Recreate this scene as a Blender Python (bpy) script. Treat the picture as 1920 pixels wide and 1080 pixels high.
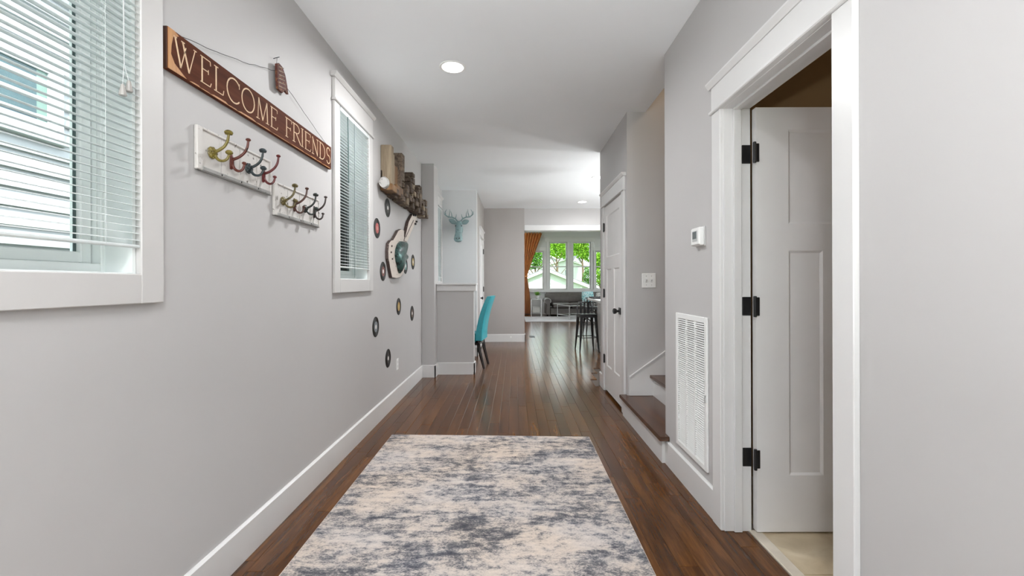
import bpy, math, random
from mathutils import Vector, Matrix, noise

random.seed(7)
for o in list(bpy.data.objects):
    bpy.data.objects.remove(o)
SC = bpy.context.scene
COL = SC.collection
R = math.radians

# ------------------------------------------------------------------ camera
cd = bpy.data.cameras.new('camera')
cam = bpy.data.objects.new('camera', cd)
COL.objects.link(cam)
cam.location = (0, 0, 1.205)
cam.rotation_euler = (R(90), R(0.18), 0)
cd.sensor_width = 36
cd.lens = 820 / 1920 * 36
cd.shift_x = -4 / 1920
cd.shift_y = -9 / 1920
cd.clip_start = 0.05
cd.clip_end = 400
SC.camera = cam

# ------------------------------------------------------------------ world, sun, exposure
SC.view_settings.view_transform = 'Standard'
SC.view_settings.look = 'None'
SC.view_settings.gamma = 1
SC.view_settings.use_curve_mapping = False
SC.view_settings.exposure = 0.68
w = bpy.data.worlds.new('overcast_sky')
SC.world = w
w.use_nodes = True
bg = w.node_tree.nodes['Background']
bg.inputs[0].default_value = (0.86, 0.95, 1.0, 1)
bg.inputs[1].default_value = 2.5
sl = bpy.data.lights.new('sun', 'SUN')
sl.energy = 5.0
sl.angle = R(3)
sl.color = (1, 0.97, 0.9)
sun = bpy.data.objects.new('sun', sl)
sun.rotation_euler = (R(43), R(25), 0)
COL.objects.link(sun)
SC.cycles.use_denoising = True
SC.cycles.max_bounces = 10
SC.cycles.diffuse_bounces = 6
SC.cycles.glossy_bounces = 4
SC.cycles.transparent_max_bounces = 16
SC.cycles.caustics_reflective = False
SC.cycles.caustics_refractive = False
SC.cycles.sample_clamp_indirect = 6.0

CAN_W = 19          # watts of a ceiling can light

def portal(name, loc, rot, sx, sy):
    l = bpy.data.lights.new(name, 'AREA')
    l.shape = 'RECTANGLE'; l.size = sx; l.size_y = sy
    l.cycles.is_portal = True
    o = bpy.data.objects.new(name, l)
    o.location = loc; o.rotation_euler = rot
    COL.objects.link(o)

# ------------------------------------------------------------------ materials
def srgb(r, g, b):
    def f(c):
        c /= 255.0
        return c / 12.92 if c <= 0.04045 else ((c + 0.055) / 1.055) ** 2.4
    return (f(r), f(g), f(b), 1)

class NT:
    def __init__(s, name):
        m = bpy.data.materials.new(name); m.use_nodes = True
        s.m = m; s.t = m.node_tree; s.t.nodes.clear()
        s.out = s.n('ShaderNodeOutputMaterial')
    def n(s, kind, **kw):
        x = s.t.nodes.new(kind)
        for k, v in kw.items():
            setattr(x, k, v)
        return x
    def l(s, a, b):
        s.t.links.new(a, b)
    def pr(s, **kw):
        p = s.n('ShaderNodeBsdfPrincipled')
        for k, v in kw.items():
            p.inputs[k.replace('_', ' ')].default_value = v
        s.l(p.outputs[0], s.out.inputs[0])
        return p
    def pos(s, scale=(1, 1, 1), coord='w'):
        mp = s.n('ShaderNodeMapping')
        mp.inputs['Scale'].default_value = scale
        if coord == 'w':
            g = s.n('ShaderNodeNewGeometry'); s.l(g.outputs['Position'], mp.inputs[0])
        else:
            g = s.n('ShaderNodeTexCoord'); s.l(g.outputs['Object'], mp.inputs[0])
        return mp.outputs[0]
    def noise(s, vec, scale, detail=4, rough=0.55, dist=0.0):
        x = s.n('ShaderNodeTexNoise')
        x.inputs['Scale'].default_value = scale
        x.inputs['Detail'].default_value = detail
        x.inputs['Roughness'].default_value = rough
        x.inputs['Distortion'].default_value = dist
        s.l(vec, x.inputs['Vector'])
        return x.outputs['Fac']
    def ramp(s, fac, stops):
        x = s.n('ShaderNodeValToRGB')
        e = x.color_ramp.elements
        e[0].position, e[0].color = stops[0]
        e[1].position, e[1].color = stops[-1]
        for p, c in stops[1:-1]:
            k = e.new(p); k.color = c
        s.l(fac, x.inputs[0])
        return x.outputs[0]
    def bump(s, h, p, strength=0.2, dist=0.01):
        b = s.n('ShaderNodeBump')
        b.inputs['Strength'].default_value = strength
        b.inputs['Distance'].default_value = dist
        s.l(h, b.inputs['Height']); s.l(b.outputs[0], p.inputs['Normal'])

def mat_plain(name, col, rough=0.5, var=0.06, scale=8, metal=0.0, bump=0.05, spec=0.5, coat=0.0):
    t = NT(name)
    p = t.pr(Roughness=rough, Metallic=metal)
    p.inputs['Specular IOR Level'].default_value = spec
    p.inputs['Coat Weight'].default_value = coat
    v = t.pos()
    f = t.noise(v, scale)
    a = tuple(max(0, c * (1 - var)) for c in col[:3]) + (1,)
    b = tuple(min(1, c * (1 + var)) for c in col[:3]) + (1,)
    t.l(t.ramp(f, [(0.3, a), (0.7, b)]), p.inputs['Base Color'])
    if bump:
        t.bump(t.noise(v, scale * 12, 2), p, bump, 0.002)
    return t.m

M = {}
M['wall'] = mat_plain('wall_paint', (0.505, 0.493, 0.489), 0.55, 0.012, 2, bump=0.03, spec=0.3)
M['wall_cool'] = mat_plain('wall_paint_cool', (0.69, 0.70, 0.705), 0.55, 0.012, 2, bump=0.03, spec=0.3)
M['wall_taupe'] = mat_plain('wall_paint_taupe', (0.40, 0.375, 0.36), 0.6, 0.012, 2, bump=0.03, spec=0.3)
M['wall_brown'] = mat_plain('wall_paint_tan', (0.42, 0.29, 0.15), 0.6, 0.02, 2, bump=0.03, spec=0.3)
M['ceiling'] = mat_plain('ceiling_paint', (0.88, 0.90, 0.92), 0.8, 0.01, 2, bump=0.03, spec=0.1)
M['trim'] = mat_plain('trim_paint', (0.70, 0.695, 0.69), 0.32, 0.01, 5, bump=0.0, spec=0.5)
M['casing'] = mat_plain('window_casing_paint', (0.58, 0.565, 0.555), 0.4, 0.01, 5, bump=0.0, spec=0.4)  # darker copy of the trim colour, for the dimmer left-hand casings
M['door'] = mat_plain('door_paint', (0.78, 0.77, 0.765), 0.38, 0.015, 5, bump=0.03, spec=0.4)
M['vinyl'] = mat_plain('white_vinyl', (0.88, 0.92, 0.91), 0.3, 0.01, 5, bump=0.0)
M['slat'] = mat_plain('blind_plastic', (0.80, 0.84, 0.84), 0.35, 0.01, 5, bump=0.0)
M['cord'] = mat_plain('blind_cord', (0.55, 0.57, 0.57), 0.8, 0.05, 50, bump=0.0)
M['tassel'] = mat_plain('tassel_plastic', (0.34, 0.32, 0.30), 0.4, 0.05, 20, bump=0.0)
M['black'] = mat_plain('black_metal', (0.012, 0.012, 0.013), 0.35, 0.2, 30, bump=0.05)
M['dark'] = mat_plain('dark_gap', (0.03, 0.035, 0.035), 0.6, 0.1, 20, bump=0.0)
M['gasket'] = mat_plain('grey_gasket', (0.08, 0.13, 0.125), 0.6, 0.1, 20, bump=0.0)
M['siding'] = mat_plain('siding_paint', (0.56, 0.57, 0.60), 0.55, 0.03, 6, bump=0.05)
M['steel'] = mat_plain('brushed_steel', (0.62, 0.62, 0.60), 0.3, 0.08, 20, metal=1.0)
M['white_plate'] = mat_plain('white_plastic', (0.86, 0.86, 0.85), 0.3, 0.01, 10, bump=0.0)
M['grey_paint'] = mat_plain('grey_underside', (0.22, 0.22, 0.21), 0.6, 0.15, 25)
M['concrete'] = mat_plain('subfloor', (0.05, 0.035, 0.025), 0.8, 0.1, 5)
M['grout'] = mat_plain('grout', (0.30, 0.26, 0.21), 0.9, 0.1, 15)

def mat_wood(name, c0, c1, c2, rough=0.25, axis='y', useattr=True, scale=1.0, wave=0.15, coat=0.0):
    """Boards: the tone attribute shifts each board's colour and grain."""
    t = NT(name)
    p = t.pr(Roughness=rough)
    p.inputs['Coat Weight'].default_value = coat
    sc = {'y': (9, 0.7, 9), 'x': (0.7, 9, 9), 'z': (9, 9, 0.7)}[axis]
    g = t.n('ShaderNodeNewGeometry')
    at = t.n('ShaderNodeAttribute', attribute_name='tone')
    off = t.n('ShaderNodeVectorMath', operation='MULTIPLY_ADD')
    off.inputs[1].default_value = (17, 31, 23)
    t.l(at.outputs['Vector'], off.inputs[0]); t.l(g.outputs['Position'], off.inputs[2])
    mp = t.n('ShaderNodeMapping')
    mp.inputs['Scale'].default_value = tuple(k * scale for k in sc)
    t.l(off.outputs[0], mp.inputs[0])
    f = t.noise(mp.outputs[0], 2.2, 6, 0.6, 0.7)
    mp2 = t.n('ShaderNodeMapping')
    mp2.inputs['Scale'].default_value = tuple(k * scale * 6 for k in sc)
    t.l(off.outputs[0], mp2.inputs[0])
    fine = t.noise(mp2.outputs[0], 2.0, 3, 0.6)
    a = t.n('ShaderNodeMath', operation='MULTIPLY_ADD'); a.inputs[1].default_value = 0.35
    t.l(fine, a.inputs[0]); t.l(f, a.inputs[2])
    b = t.n('ShaderNodeMath', operation='MULTIPLY_ADD'); b.inputs[1].default_value = 0.17
    t.l(at.outputs['Fac'], b.inputs[0]); t.l(a.outputs[0], b.inputs[2])
    t.l(t.ramp(b.outputs[0], [(0.46, c0), (0.74, c1), (1.02, c2)]), p.inputs['Base Color'])
    mp3 = t.n('ShaderNodeMapping')
    mp3.inputs['Scale'].default_value = tuple(k * scale * 0.8 for k in sc)
    t.l(off.outputs[0], mp3.inputs[0])
    h = t.noise(mp3.outputs[0], 1.4, 3, 0.5)
    h2 = t.n('ShaderNodeMath', operation='MULTIPLY_ADD'); h2.inputs[1].default_value = 0.12
    t.l(fine, h2.inputs[0]); t.l(h, h2.inputs[2])
    t.bump(h2.outputs[0], p, wave, 0.008)
    return t.m

M['floor'] = mat_wood('dark_floorboard', (0.026, 0.0095, 0.003, 1), (0.084, 0.030, 0.007, 1), (0.155, 0.062, 0.015, 1), 0.20, 'y', wave=0.14)
M['floor'].node_tree.nodes['Principled BSDF'].inputs['Specular IOR Level'].default_value = 0.36
M['tread'] = mat_wood('dark_tread', (0.03, 0.013, 0.008, 1), (0.085, 0.036, 0.018, 1), (0.15, 0.07, 0.035, 1), 0.25, 'y', wave=0.08)
M['sign'] = mat_wood('sign_brown', (0.050, 0.013, 0.006, 1), (0.095, 0.027, 0.012, 1), (0.12, 0.045, 0.019, 1), 0.8, 'y', scale=0.8, wave=0.1)
M['sign'].node_tree.nodes['Principled BSDF'].inputs['Specular IOR Level'].default_value = 0.15
M['sign_raw'] = mat_wood('sign_raw_edge', (0.20, 0.075, 0.018, 1), (0.40, 0.17, 0.045, 1), (0.50, 0.25, 0.08, 1), 0.55, 'z', scale=1.2, wave=0.2)
M['sign_end'] = mat_wood('sign_dark_end', (0.02, 0.009, 0.006, 1), (0.06, 0.022, 0.012, 1), (0.20, 0.08, 0.03, 1), 0.7, 'z', scale=2, wave=0.3)
M['cream'] = mat_plain('cream_lettering', srgb(214, 184, 150), 0.7, 0.12, 60)
M['old_tan'] = mat_wood('weathered_tan_wood', (0.08, 0.055, 0.035, 1), (0.21, 0.16, 0.105, 1), (0.32, 0.26, 0.18, 1), 0.7, 'z', wave=0.4)
M['old_brown'] = mat_wood('weathered_brown_wood', (0.022, 0.014, 0.009, 1), (0.07, 0.045, 0.03, 1), (0.20, 0.15, 0.105, 1), 0.7, 'y', scale=2, wave=0.6)
M['old_orange'] = mat_wood('orange_wood', (0.06, 0.028, 0.012, 1), (0.16, 0.08, 0.03, 1), (0.27, 0.16, 0.075, 1), 0.6, 'z', wave=0.4)

def mat_chipped(name, base, chip, lo=0.60, scale=30, rough=0.5, metal=0.0):
    t = NT(name)
    p = t.pr(Roughness=rough, Metallic=metal)
    v = t.pos()
    a = t.noise(v, scale, 6, 0.7)
    t.l(t.ramp(a, [(lo - 0.02, base), (lo + 0.02, chip)]), p.inputs['Base Color'])
    t.bump(a, p, 0.2, 0.003)
    return t.m

M['rack_white'] = mat_chipped('chipped_white', (0.60, 0.575, 0.55, 1), (0.10, 0.085, 0.07, 1), 0.635, 38)
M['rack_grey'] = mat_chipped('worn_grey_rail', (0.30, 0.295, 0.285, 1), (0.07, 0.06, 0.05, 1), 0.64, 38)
M['guitar_white'] = mat_chipped('distressed_cream', (0.66, 0.585, 0.52, 1), (0.11, 0.065, 0.05, 1), 0.64, 26)
M['guitar_side'] = mat_chipped('rusty_edge', (0.055, 0.035, 0.03, 1), (0.30, 0.24, 0.19, 1), 0.60, 40)
M['teal_metal'] = mat_chipped('teal_metal', (0.055, 0.12, 0.11, 1), (0.012, 0.022, 0.022, 1), 0.53, 18, 0.28, 0.5)
M['deer'] = mat_chipped('verdigris', (0.22, 0.315, 0.32, 1), (0.10, 0.15, 0.15, 1), 0.60, 22, 0.35, 0.1)
M['silver_tin'] = mat_chipped('galvanised_tin', (0.62, 0.60, 0.58, 1), (0.2, 0.19, 0.18, 1), 0.62, 40, 0.4, 0.6)
M['rusty_tag'] = mat_chipped('rusty_tag', (0.075, 0.018, 0.012, 1), (0.16, 0.06, 0.025, 1), 0.54, 60, 0.8)
HOOK = {
 'yellow': mat_chipped('hook_yellow', (0.161, 0.127, 0.022, 1), (0.040, 0.024, 0.008, 1), 0.60, 60, 0.4),
 'rust': mat_chipped('hook_rust_red', (0.107, 0.024, 0.015, 1), (0.031, 0.013, 0.008, 1), 0.60, 60, 0.4),
 'slate': mat_chipped('hook_slate', (0.024, 0.035, 0.039, 1), (0.009, 0.008, 0.008, 1), 0.60, 60, 0.4),
 'red': mat_chipped('hook_dark_red', (0.107, 0.013, 0.013, 1), (0.031, 0.006, 0.006, 1), 0.60, 60, 0.4),
 'olive': mat_chipped('hook_olive', (0.107, 0.082, 0.024, 1), (0.022, 0.017, 0.008, 1), 0.60, 60, 0.4),
 'brown': mat_chipped('hook_brown', (0.067, 0.024, 0.015, 1), (0.022, 0.008, 0.006, 1), 0.60, 60, 0.4),
 'green': mat_chipped('hook_green', (0.022, 0.028, 0.024, 1), (0.009, 0.008, 0.006, 1), 0.60, 60, 0.4),
 'umber': mat_chipped('hook_umber', (0.036, 0.022, 0.018, 1), (0.014, 0.008, 0.008, 1), 0.60, 60, 0.4),
}
M['vinyl_black'] = mat_plain('record_black', (0.016, 0.014, 0.013), 0.42, 0.1, 30, spec=0.25)
M['mirror'] = mat_plain('mirror_glass', (0.85, 0.87, 0.87), 0.03, 0.0, 5, metal=1.0, bump=0.0)
M['turquoise'] = mat_plain('turquoise_cloth', (0.045, 0.36, 0.42), 0.42, 0.08, 30, bump=0.2, spec=0.4)
M['chair_leg'] = mat_plain('black_lacquer', (0.012, 0.008, 0.007), 0.2, 0.2, 30, bump=0.0)
M['leather'] = mat_plain('grey_leather', (0.10, 0.088, 0.082), 0.4, 0.15, 12, bump=0.2)
M['nailhead'] = mat_plain('pale_piping', (0.45, 0.44, 0.42), 0.35, 0.1, 50)
M['chrome'] = mat_plain('silver_frame', (0.72, 0.73, 0.73), 0.25, 0.03, 20, metal=0.9)
M['counter'] = mat_plain('pale_stone', (0.80, 0.82, 0.80), 0.2, 0.06, 12)
M['pot'] = mat_plain('white_pot', (0.8, 0.8, 0.78), 0.3, 0.03, 20)
M['plant'] = mat_plain('plant_green', (0.18, 0.42, 0.05), 0.5, 0.35, 25)
M['bark'] = mat_plain('bark', (0.12, 0.08, 0.05), 0.9, 0.3, 8, bump=0.5)
M['lawn'] = mat_plain('lawn', (0.16, 0.27, 0.06), 0.9, 0.3, 2, bump=0.5)
M['roof_grey'] = mat_plain('roof_shingle_grey', (0.16, 0.165, 0.175), 0.9, 0.15, 6, bump=0.4)
M['roof_pink'] = mat_plain('roof_shingle_brown', (0.30, 0.25, 0.23), 0.9, 0.15, 6, bump=0.4)
M['house_white'] = mat_plain('house_white', (0.50, 0.515, 0.53), 0.6, 0.03, 3)
M['lamp_trim'] = M['white_plate']
M['vent_back'] = mat_plain('vent_filter', (0.16, 0.16, 0.155), 0.8, 0.1, 40, bump=0.0)
M['screen'] = mat_plain('grey_display', (0.13, 0.15, 0.15), 0.25, 0.1, 60, bump=0.0)
M['display_bezel'] = mat_plain('bezel_grey', (0.45, 0.46, 0.46), 0.4, 0.05, 60, bump=0.0)

def mat_slat():
    t = NT('blind_slat')
    d = t.n('ShaderNodeBsdfPrincipled'); d.inputs['Base Color'].default_value = (0.84, 0.87, 0.87, 1); d.inputs['Roughness'].default_value = 0.35
    tl = t.n('ShaderNodeBsdfTranslucent'); tl.inputs[0].default_value = (0.84, 0.88, 0.87, 1)
    mx = t.n('ShaderNodeMixShader'); mx.inputs[0].default_value = 0.30
    t.l(d.outputs[0], mx.inputs[1]); t.l(tl.outputs[0], mx.inputs[2]); t.l(mx.outputs[0], t.out.inputs[0])
    return t.m
M['slat'] = mat_slat()
def mat_glass(name, tint=(0.9, 0.97, 0.95, 1), refl=1.0):
    t = NT(name)
    tr = t.n('ShaderNodeBsdfTransparent'); tr.inputs[0].default_value = tint
    gl = t.n('ShaderNodeBsdfGlossy'); gl.inputs['Roughness'].default_value = 0.02
    fr = t.n('ShaderNodeFresnel'); fr.inputs[0].default_value = 1.25
    mx = t.n('ShaderNodeMixShader')
    t.l(fr.outputs[0], mx.inputs[0]); t.l(tr.outputs[0], mx.inputs[1]); t.l(gl.outputs[0], mx.inputs[2])
    t.l(mx.outputs[0], t.out.inputs[0])
    return t.m
M['glass'] = mat_glass('window_glass', (0.96, 0.985, 0.98, 1))
M['glass_clear'] = mat_glass('clear_glass', (0.97, 0.99, 0.98, 1))
M['glass_dark'] = mat_plain('far_window_glass', (0.075, 0.135, 0.155), 0.12, 0.25, 3, bump=0.0)
M['glass_edge'] = mat_plain('far_window_blind', (0.24, 0.36, 0.32), 0.3, 0.1, 3, bump=0.0)

def mat_emit(name, col, s):
    t = NT(name)
    e = t.n('ShaderNodeEmission'); e.inputs[0].default_value = col; e.inputs[1].default_value = s
    t.l(e.outputs[0], t.out.inputs[0])
    return t.m
M['lamp'] = mat_emit('lamp_diffuser', (1, 0.99, 0.95, 1), 6)

def mat_leaf(name, c0, c1):
    t = NT(name)
    at = t.n('ShaderNodeNewGeometry')
    col = t.ramp(at.outputs['Random Per Island'], [(0.0, c0), (1.0, c1)])
    d = t.n('ShaderNodeBsdfDiffuse'); tl = t.n('ShaderNodeBsdfTranslucent')
    t.l(col, d.inputs[0]); t.l(col, tl.inputs[0])
    mx = t.n('ShaderNodeMixShader'); mx.inputs[0].default_value = 0.45
    t.l(d.outputs[0], mx.inputs[1]); t.l(tl.outputs[0], mx.inputs[2])
    t.l(mx.outputs[0], t.out.inputs[0])
    return t.m
M['leaf'] = mat_leaf('leaf_green', (0.07, 0.20, 0.015, 1), (0.36, 0.60, 0.07, 1))
M['leaf_dark'] = mat_leaf('leaf_deep_green', (0.03, 0.11, 0.02, 1), (0.17, 0.36, 0.06, 1))

def mat_rug():
    t = NT('distressed_rug')
    p = t.pr(Roughness=0.95)
    p.inputs['Specular IOR Level'].default_value = 0.1
    v = t.pos((1.0, 2.6, 1))
    vf = t.pos((1.0, 3.2, 1))
    cloud = t.noise(t.pos((1.0, 1.9, 1)), 2.1, 5, 0.62, 0.5)
    streak = t.noise(t.pos((1.3, 9, 1)), 3.2, 5, 0.65, 0.3)
    grit = t.noise(t.pos((1.0, 1.6, 1)), 13, 9, 0.82)
    speck = t.noise(t.pos((1, 1.5, 1)), 95, 3, 0.7)
    def ma(a, k, b):
        x = t.n('ShaderNodeMath', operation='MULTIPLY_ADD'); x.inputs[1].default_value = k
        t.l(a, x.inputs[0])
        if b is None: x.inputs[2].default_value = 0
        else: t.l(b, x.inputs[2])
        return x.outputs[0]
    s = ma(cloud, 0.78, None)
    s = ma(streak, 0.36, s)
    s = ma(grit, 1.25, s)
    s = ma(speck, 0.40, s)
    col = t.ramp(s, [(0.0, srgb(58, 60, 68)), (0.43, srgb(74, 76, 84)), (0.482, srgb(112, 112, 116)),
                     (0.515, srgb(166, 160, 157)), (0.545, srgb(196, 186, 178)), (0.66, srgb(222, 211, 200)), (1.0, srgb(228, 216, 204))])
    # the ramp input is scaled into 0..1
    sc = t.n('ShaderNodeMath', operation='MULTIPLY'); sc.inputs[1].default_value = 0.371
    t.l(s, sc.inputs[0])
    rampnode = col.node
    t.l(sc.outputs[0], rampnode.inputs[0])
    # slow drift between warm cream and cool silver
    tint = t.noise(t.pos((1, 1.6, 1)), 1.7, 3, 0.6)
    tc = t.ramp(tint, [(0.38, (1.0, 0.955, 0.91, 1)), (0.62, (0.93, 0.95, 0.99, 1))])
    mx = t.n('ShaderNodeMix', data_type='RGBA', blend_type='MULTIPLY'); mx.inputs['Factor'].default_value = 1
    t.l(col, mx.inputs['A']); t.l(tc, mx.inputs['B'])
    t.l(mx.outputs['Result'], p.inputs['Base Color'])
    t.bump(speck, p, 0.35, 0.004)
    return t.m
M['rug'] = mat_rug()
M['rug_edge'] = mat_plain('rug_binding', srgb(196, 184, 172), 0.9, 0.08, 60)
M['rug_pale'] = mat_plain('pale_rug', (0.50, 0.48, 0.50), 0.95, 0.12, 3, bump=0.4)

def mat_tile():
    t = NT('beige_stone_tile')
    p = t.pr(Roughness=0.3)
    f = t.noise(t.pos(), 5, 6, 0.6, 1.2)
    t.l(t.ramp(f, [(0.3, (0.44, 0.345, 0.22, 1)), (0.55, (0.56, 0.465, 0.32, 1)), (0.75, (0.64, 0.555, 0.41, 1))]), p.inputs['Base Color'])
    return t.m
M['tile'] = mat_tile()
M['marble'] = mat_plain('marble_threshold', (0.60, 0.54, 0.45), 0.25, 0.12, 8, bump=0.0)

def mat_curtain():
    t = NT('orange_taffeta')
    p = t.pr(Roughness=0.38)
    f = t.noise(t.pos((6, 6, 0.6)), 4, 4, 0.6)
    t.l(t.ramp(f, [(0.3, (0.36, 0.11, 0.015, 1)), (0.7, (0.85, 0.33, 0.07, 1))]), p.inputs['Base Color'])
    p.inputs['Sheen Weight'].default_value = 0.3
    return t.m
M['curtain'] = mat_curtain()

def mat_pattern(name, c0, c1, scale=22):
    t = NT(name)
    p = t.pr(Roughness=0.85)
    v = t.n('ShaderNodeTexVoronoi'); v.inputs['Scale'].default_value = scale
    t.l(t.pos(), v.inputs['Vector'])
    t.l(t.ramp(v.outputs['Distance'], [(0.35, c0), (0.5, c1)]), p.inputs['Base Color'])
    return t.m
M['pillow_teal'] = mat_pattern('teal_pillow', (0.10, 0.42, 0.48, 1), (0.55, 0.72, 0.74, 1))
M['pillow_white'] = mat_pattern('white_pillow', (0.75, 0.74, 0.72, 1), (0.45, 0.44, 0.43, 1))

# ------------------------------------------------------------------ mesh builder
ROOT = {}

class MB:
    def __init__(s):
        s.v = []; s.f = []; s.m = []; s.t = []; s.cur = 0; s.tone = 0.5
    def add(s, vs, fs):
        b = len(s.v)
        s.v += [tuple(x) for x in vs]
        for f in fs:
            s.f.append(tuple(b + i for i in f)); s.m.append(s.cur); s.t.append(s.tone)
        return s
    def box(s, x0, x1, y0, y1, z0, z1):
        if x0 > x1: x0, x1 = x1, x0
        if y0 > y1: y0, y1 = y1, y0
        if z0 > z1: z0, z1 = z1, z0
        vs = [(x, y, z) for x in (x0, x1) for y in (y0, y1) for z in (z0, z1)]
        return s.add(vs, [(0, 1, 3, 2), (4, 6, 7, 5), (0, 4, 5, 1), (2, 3, 7, 6), (0, 2, 6, 4), (1, 5, 7, 3)])
    def cbox(s, x0, x1, y0, y1, z0, z1, c=0.003):
        """box with chamfered edges"""
        if x0 > x1: x0, x1 = x1, x0
        if y0 > y1: y0, y1 = y1, y0
        if z0 > z1: z0, z1 = z1, z0
        c = min(c, (x1 - x0) * .45, (y1 - y0) * .45, (z1 - z0) * .45)
        vs = []; idx = {}
        lo = (x0, y0, z0); hi = (x1, y1, z1)
        for sx in (0, 1):
            for sy in (0, 1):
                for sz in (0, 1):
                    sg = (sx, sy, sz)
                    for a in range(3):
                        p = []
                        for k in range(3):
                            val = hi[k] if sg[k] else lo[k]
                            if k != a:
                                val += -c if sg[k] else c
                            p.append(val)
                        idx[(sg, a)] = len(vs); vs.append(p)
        fs = []
        for a in range(3):
            o = [k for k in range(3) if k != a]
            for sa in (0, 1):
                q = []
                for (u, v) in ((0, 0), (1, 0), (1, 1), (0, 1)):
                    sg = [0, 0, 0]; sg[a] = sa; sg[o[0]] = u; sg[o[1]] = v
                    q.append(idx[(tuple(sg), a)])
                if (sa == 0) == (a != 1): q.reverse()
                fs.append(q)
        for a in range(3):
            o = [k for k in range(3) if k != a]
            for u in (0, 1):
                for v in (0, 1):
                    s0 = [0, 0, 0]; s0[o[0]] = u; s0[o[1]] = v
                    s1 = list(s0); s1[a] = 1
                    s0 = tuple(s0); s1 = tuple(s1)
                    q = [idx[(s0, o[0])], idx[(s1, o[0])], idx[(s1, o[1])], idx[(s0, o[1])]]
                    fs.append(q)
        for sx in (0, 1):
            for sy in (0, 1):
                for sz in (0, 1):
                    fs.append([idx[((sx, sy, sz), a)] for a in range(3)])
        return s.add(vs, fs)
    def prism(s, pts, axis, a0, a1, inset=0.0):
        """polygon pts (u,v) extruded along axis between a0 and a1; axes order: x:(y,z) y:(x,z) z:(x,y)"""
        def P(u, v, a):
            return {'x': (a, u, v), 'y': (u, a, v), 'z': (u, v, a)}[axis]
        n = len(pts)
        cx = sum(p[0] for p in pts) / n; cy = sum(p[1] for p in pts) / n
        vs = [P(u, v, a0) for u, v in pts] + [P(u, v, a1) for u, v in pts]
        fs = [tuple(range(n)), tuple(range(2 * n - 1, n - 1, -1))]
        fs += [(i, (i + 1) % n, n + (i + 1) % n, n + i) for i in range(n)]
        return s.add(vs, fs)
    def tube(s, pts, r, n=8, cap=True):
        pts = [Vector(p) for p in pts]
        rs = r if isinstance(r, (list, tuple)) else [r] * len(pts)
        up = None; b = len(s.v); vs = []
        for i, p in enumerate(pts):
            d = (pts[min(i + 1, len(pts) - 1)] - pts[max(i - 1, 0)]).normalized()
            if up is None:
                up = Vector((0, 0, 1)) if abs(d.z) < 0.9 else Vector((1, 0, 0))
            a = d.cross(up).normalized(); up = a.cross(d).normalized()
            for k in range(n):
                t = 2 * math.pi * k / n
                vs.append(p + (a * math.cos(t) + up * math.sin(t)) * rs[i])
        fs = []
        for i in range(len(pts) - 1):
            for k in range(n):
                k2 = (k + 1) % n
                fs.append((i * n + k, i * n + k2, (i + 1) * n + k2, (i + 1) * n + k))
        if cap:
            fs.append(tuple(range(n - 1, -1, -1)))
            fs.append(tuple((len(pts) - 1) * n + k for k in range(n)))
        return s.add(vs, fs)
    def loft(s, secs, n=16, cap=True):
        """secs: (centre, vector a, vector b) ellipses"""
        vs = []
        for c, a, b in secs:
            c, a, b = Vector(c), Vector(a), Vector(b)
            for k in range(n):
                t = 2 * math.pi * k / n
                vs.append(c + a * math.cos(t) + b * math.sin(t))
        fs = []
        for i in range(len(secs) - 1):
            for k in range(n):
                k2 = (k + 1) % n
                fs.append((i * n + k, i * n + k2, (i + 1) * n + k2, (i + 1) * n + k))
        if cap:
            fs.append(tuple(range(n - 1, -1, -1)))
            fs.append(tuple((len(secs) - 1) * n + k for k in range(n)))
        return s.add(vs, fs)
    def lathe(s, prof, c, axis='z', n=24):
        """prof: list of (r, h) along axis from centre c"""
        vs = []
        for r, h in prof:
            for k in range(n):
                t = 2 * math.pi * k / n
                u, v = r * math.cos(t), r * math.sin(t)
                p = {'z': (u, v, h), 'x': (h, u, v), 'y': (u, h, v)}[axis]
                vs.append((c[0] + p[0], c[1] + p[1], c[2] + p[2]))
        fs = []
        for i in range(len(prof) - 1):
            for k in range(n):
                k2 = (k + 1) % n
                fs.append((i * n + k, i * n + k2, (i + 1) * n + k2, (i + 1) * n + k))
        fs.append(tuple(range(n - 1, -1, -1)))
        fs.append(tuple((len(prof) - 1) * n + k for k in range(n)))
        return s.add(vs, fs)
    def ball(s, c, r, n=10, sq=(1, 1, 1)):
        secs = []
        m = n // 2 + 1
        for i in range(m + 1):
            t = math.pi * i / m
            rr = max(math.sin(t), 0.02) * r
            secs.append(((c[0], c[1], c[2] - math.cos(t) * r * sq[2]), (rr * sq[0], 0, 0), (0, rr * sq[1], 0)))
        return s.loft(secs, n)
    def build(s, name, mats, parent=None, smooth=False, local=False, autos=None):
        off = Vector((0, 0, 0))
        if parent is not None and not local:
            off = ROOT.get(parent.name, Vector((0, 0, 0)))
        me = bpy.data.meshes.new(name)
        me.from_pydata([tuple(Vector(v) - off) for v in s.v], [], s.f)
        if not isinstance(mats, (list, tuple)): mats = [mats]
        for m in mats: me.materials.append(m)
        if len(mats) > 1:
            me.polygons.foreach_set('material_index', s.m)
        at = me.attributes.new('tone', 'FLOAT', 'FACE')
        at.data.foreach_set('value', s.t)
        import bmesh
        bm = bmesh.new(); bm.from_mesh(me)
        bmesh.ops.recalc_face_normals(bm, faces=bm.faces)
        bm.to_mesh(me); bm.free()
        if smooth:
            me.polygons.foreach_set('use_smooth', [True] * len(me.polygons))
            if smooth != 'all':
                me.set_sharp_from_angle(angle=R(35))
        o = bpy.data.objects.new(name, me)
        COL.objects.link(o)
        if parent is not None:
            o.parent = parent
            ROOT[o.name] = off
        return o

def B(x0, x1, y0, y1, z0, z1): return MB().box(x0, x1, y0, y1, z0, z1)
def CB(x0, x1, y0, y1, z0, z1, c=0.003): return MB().cbox(x0, x1, y0, y1, z0, z1, c)

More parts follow.
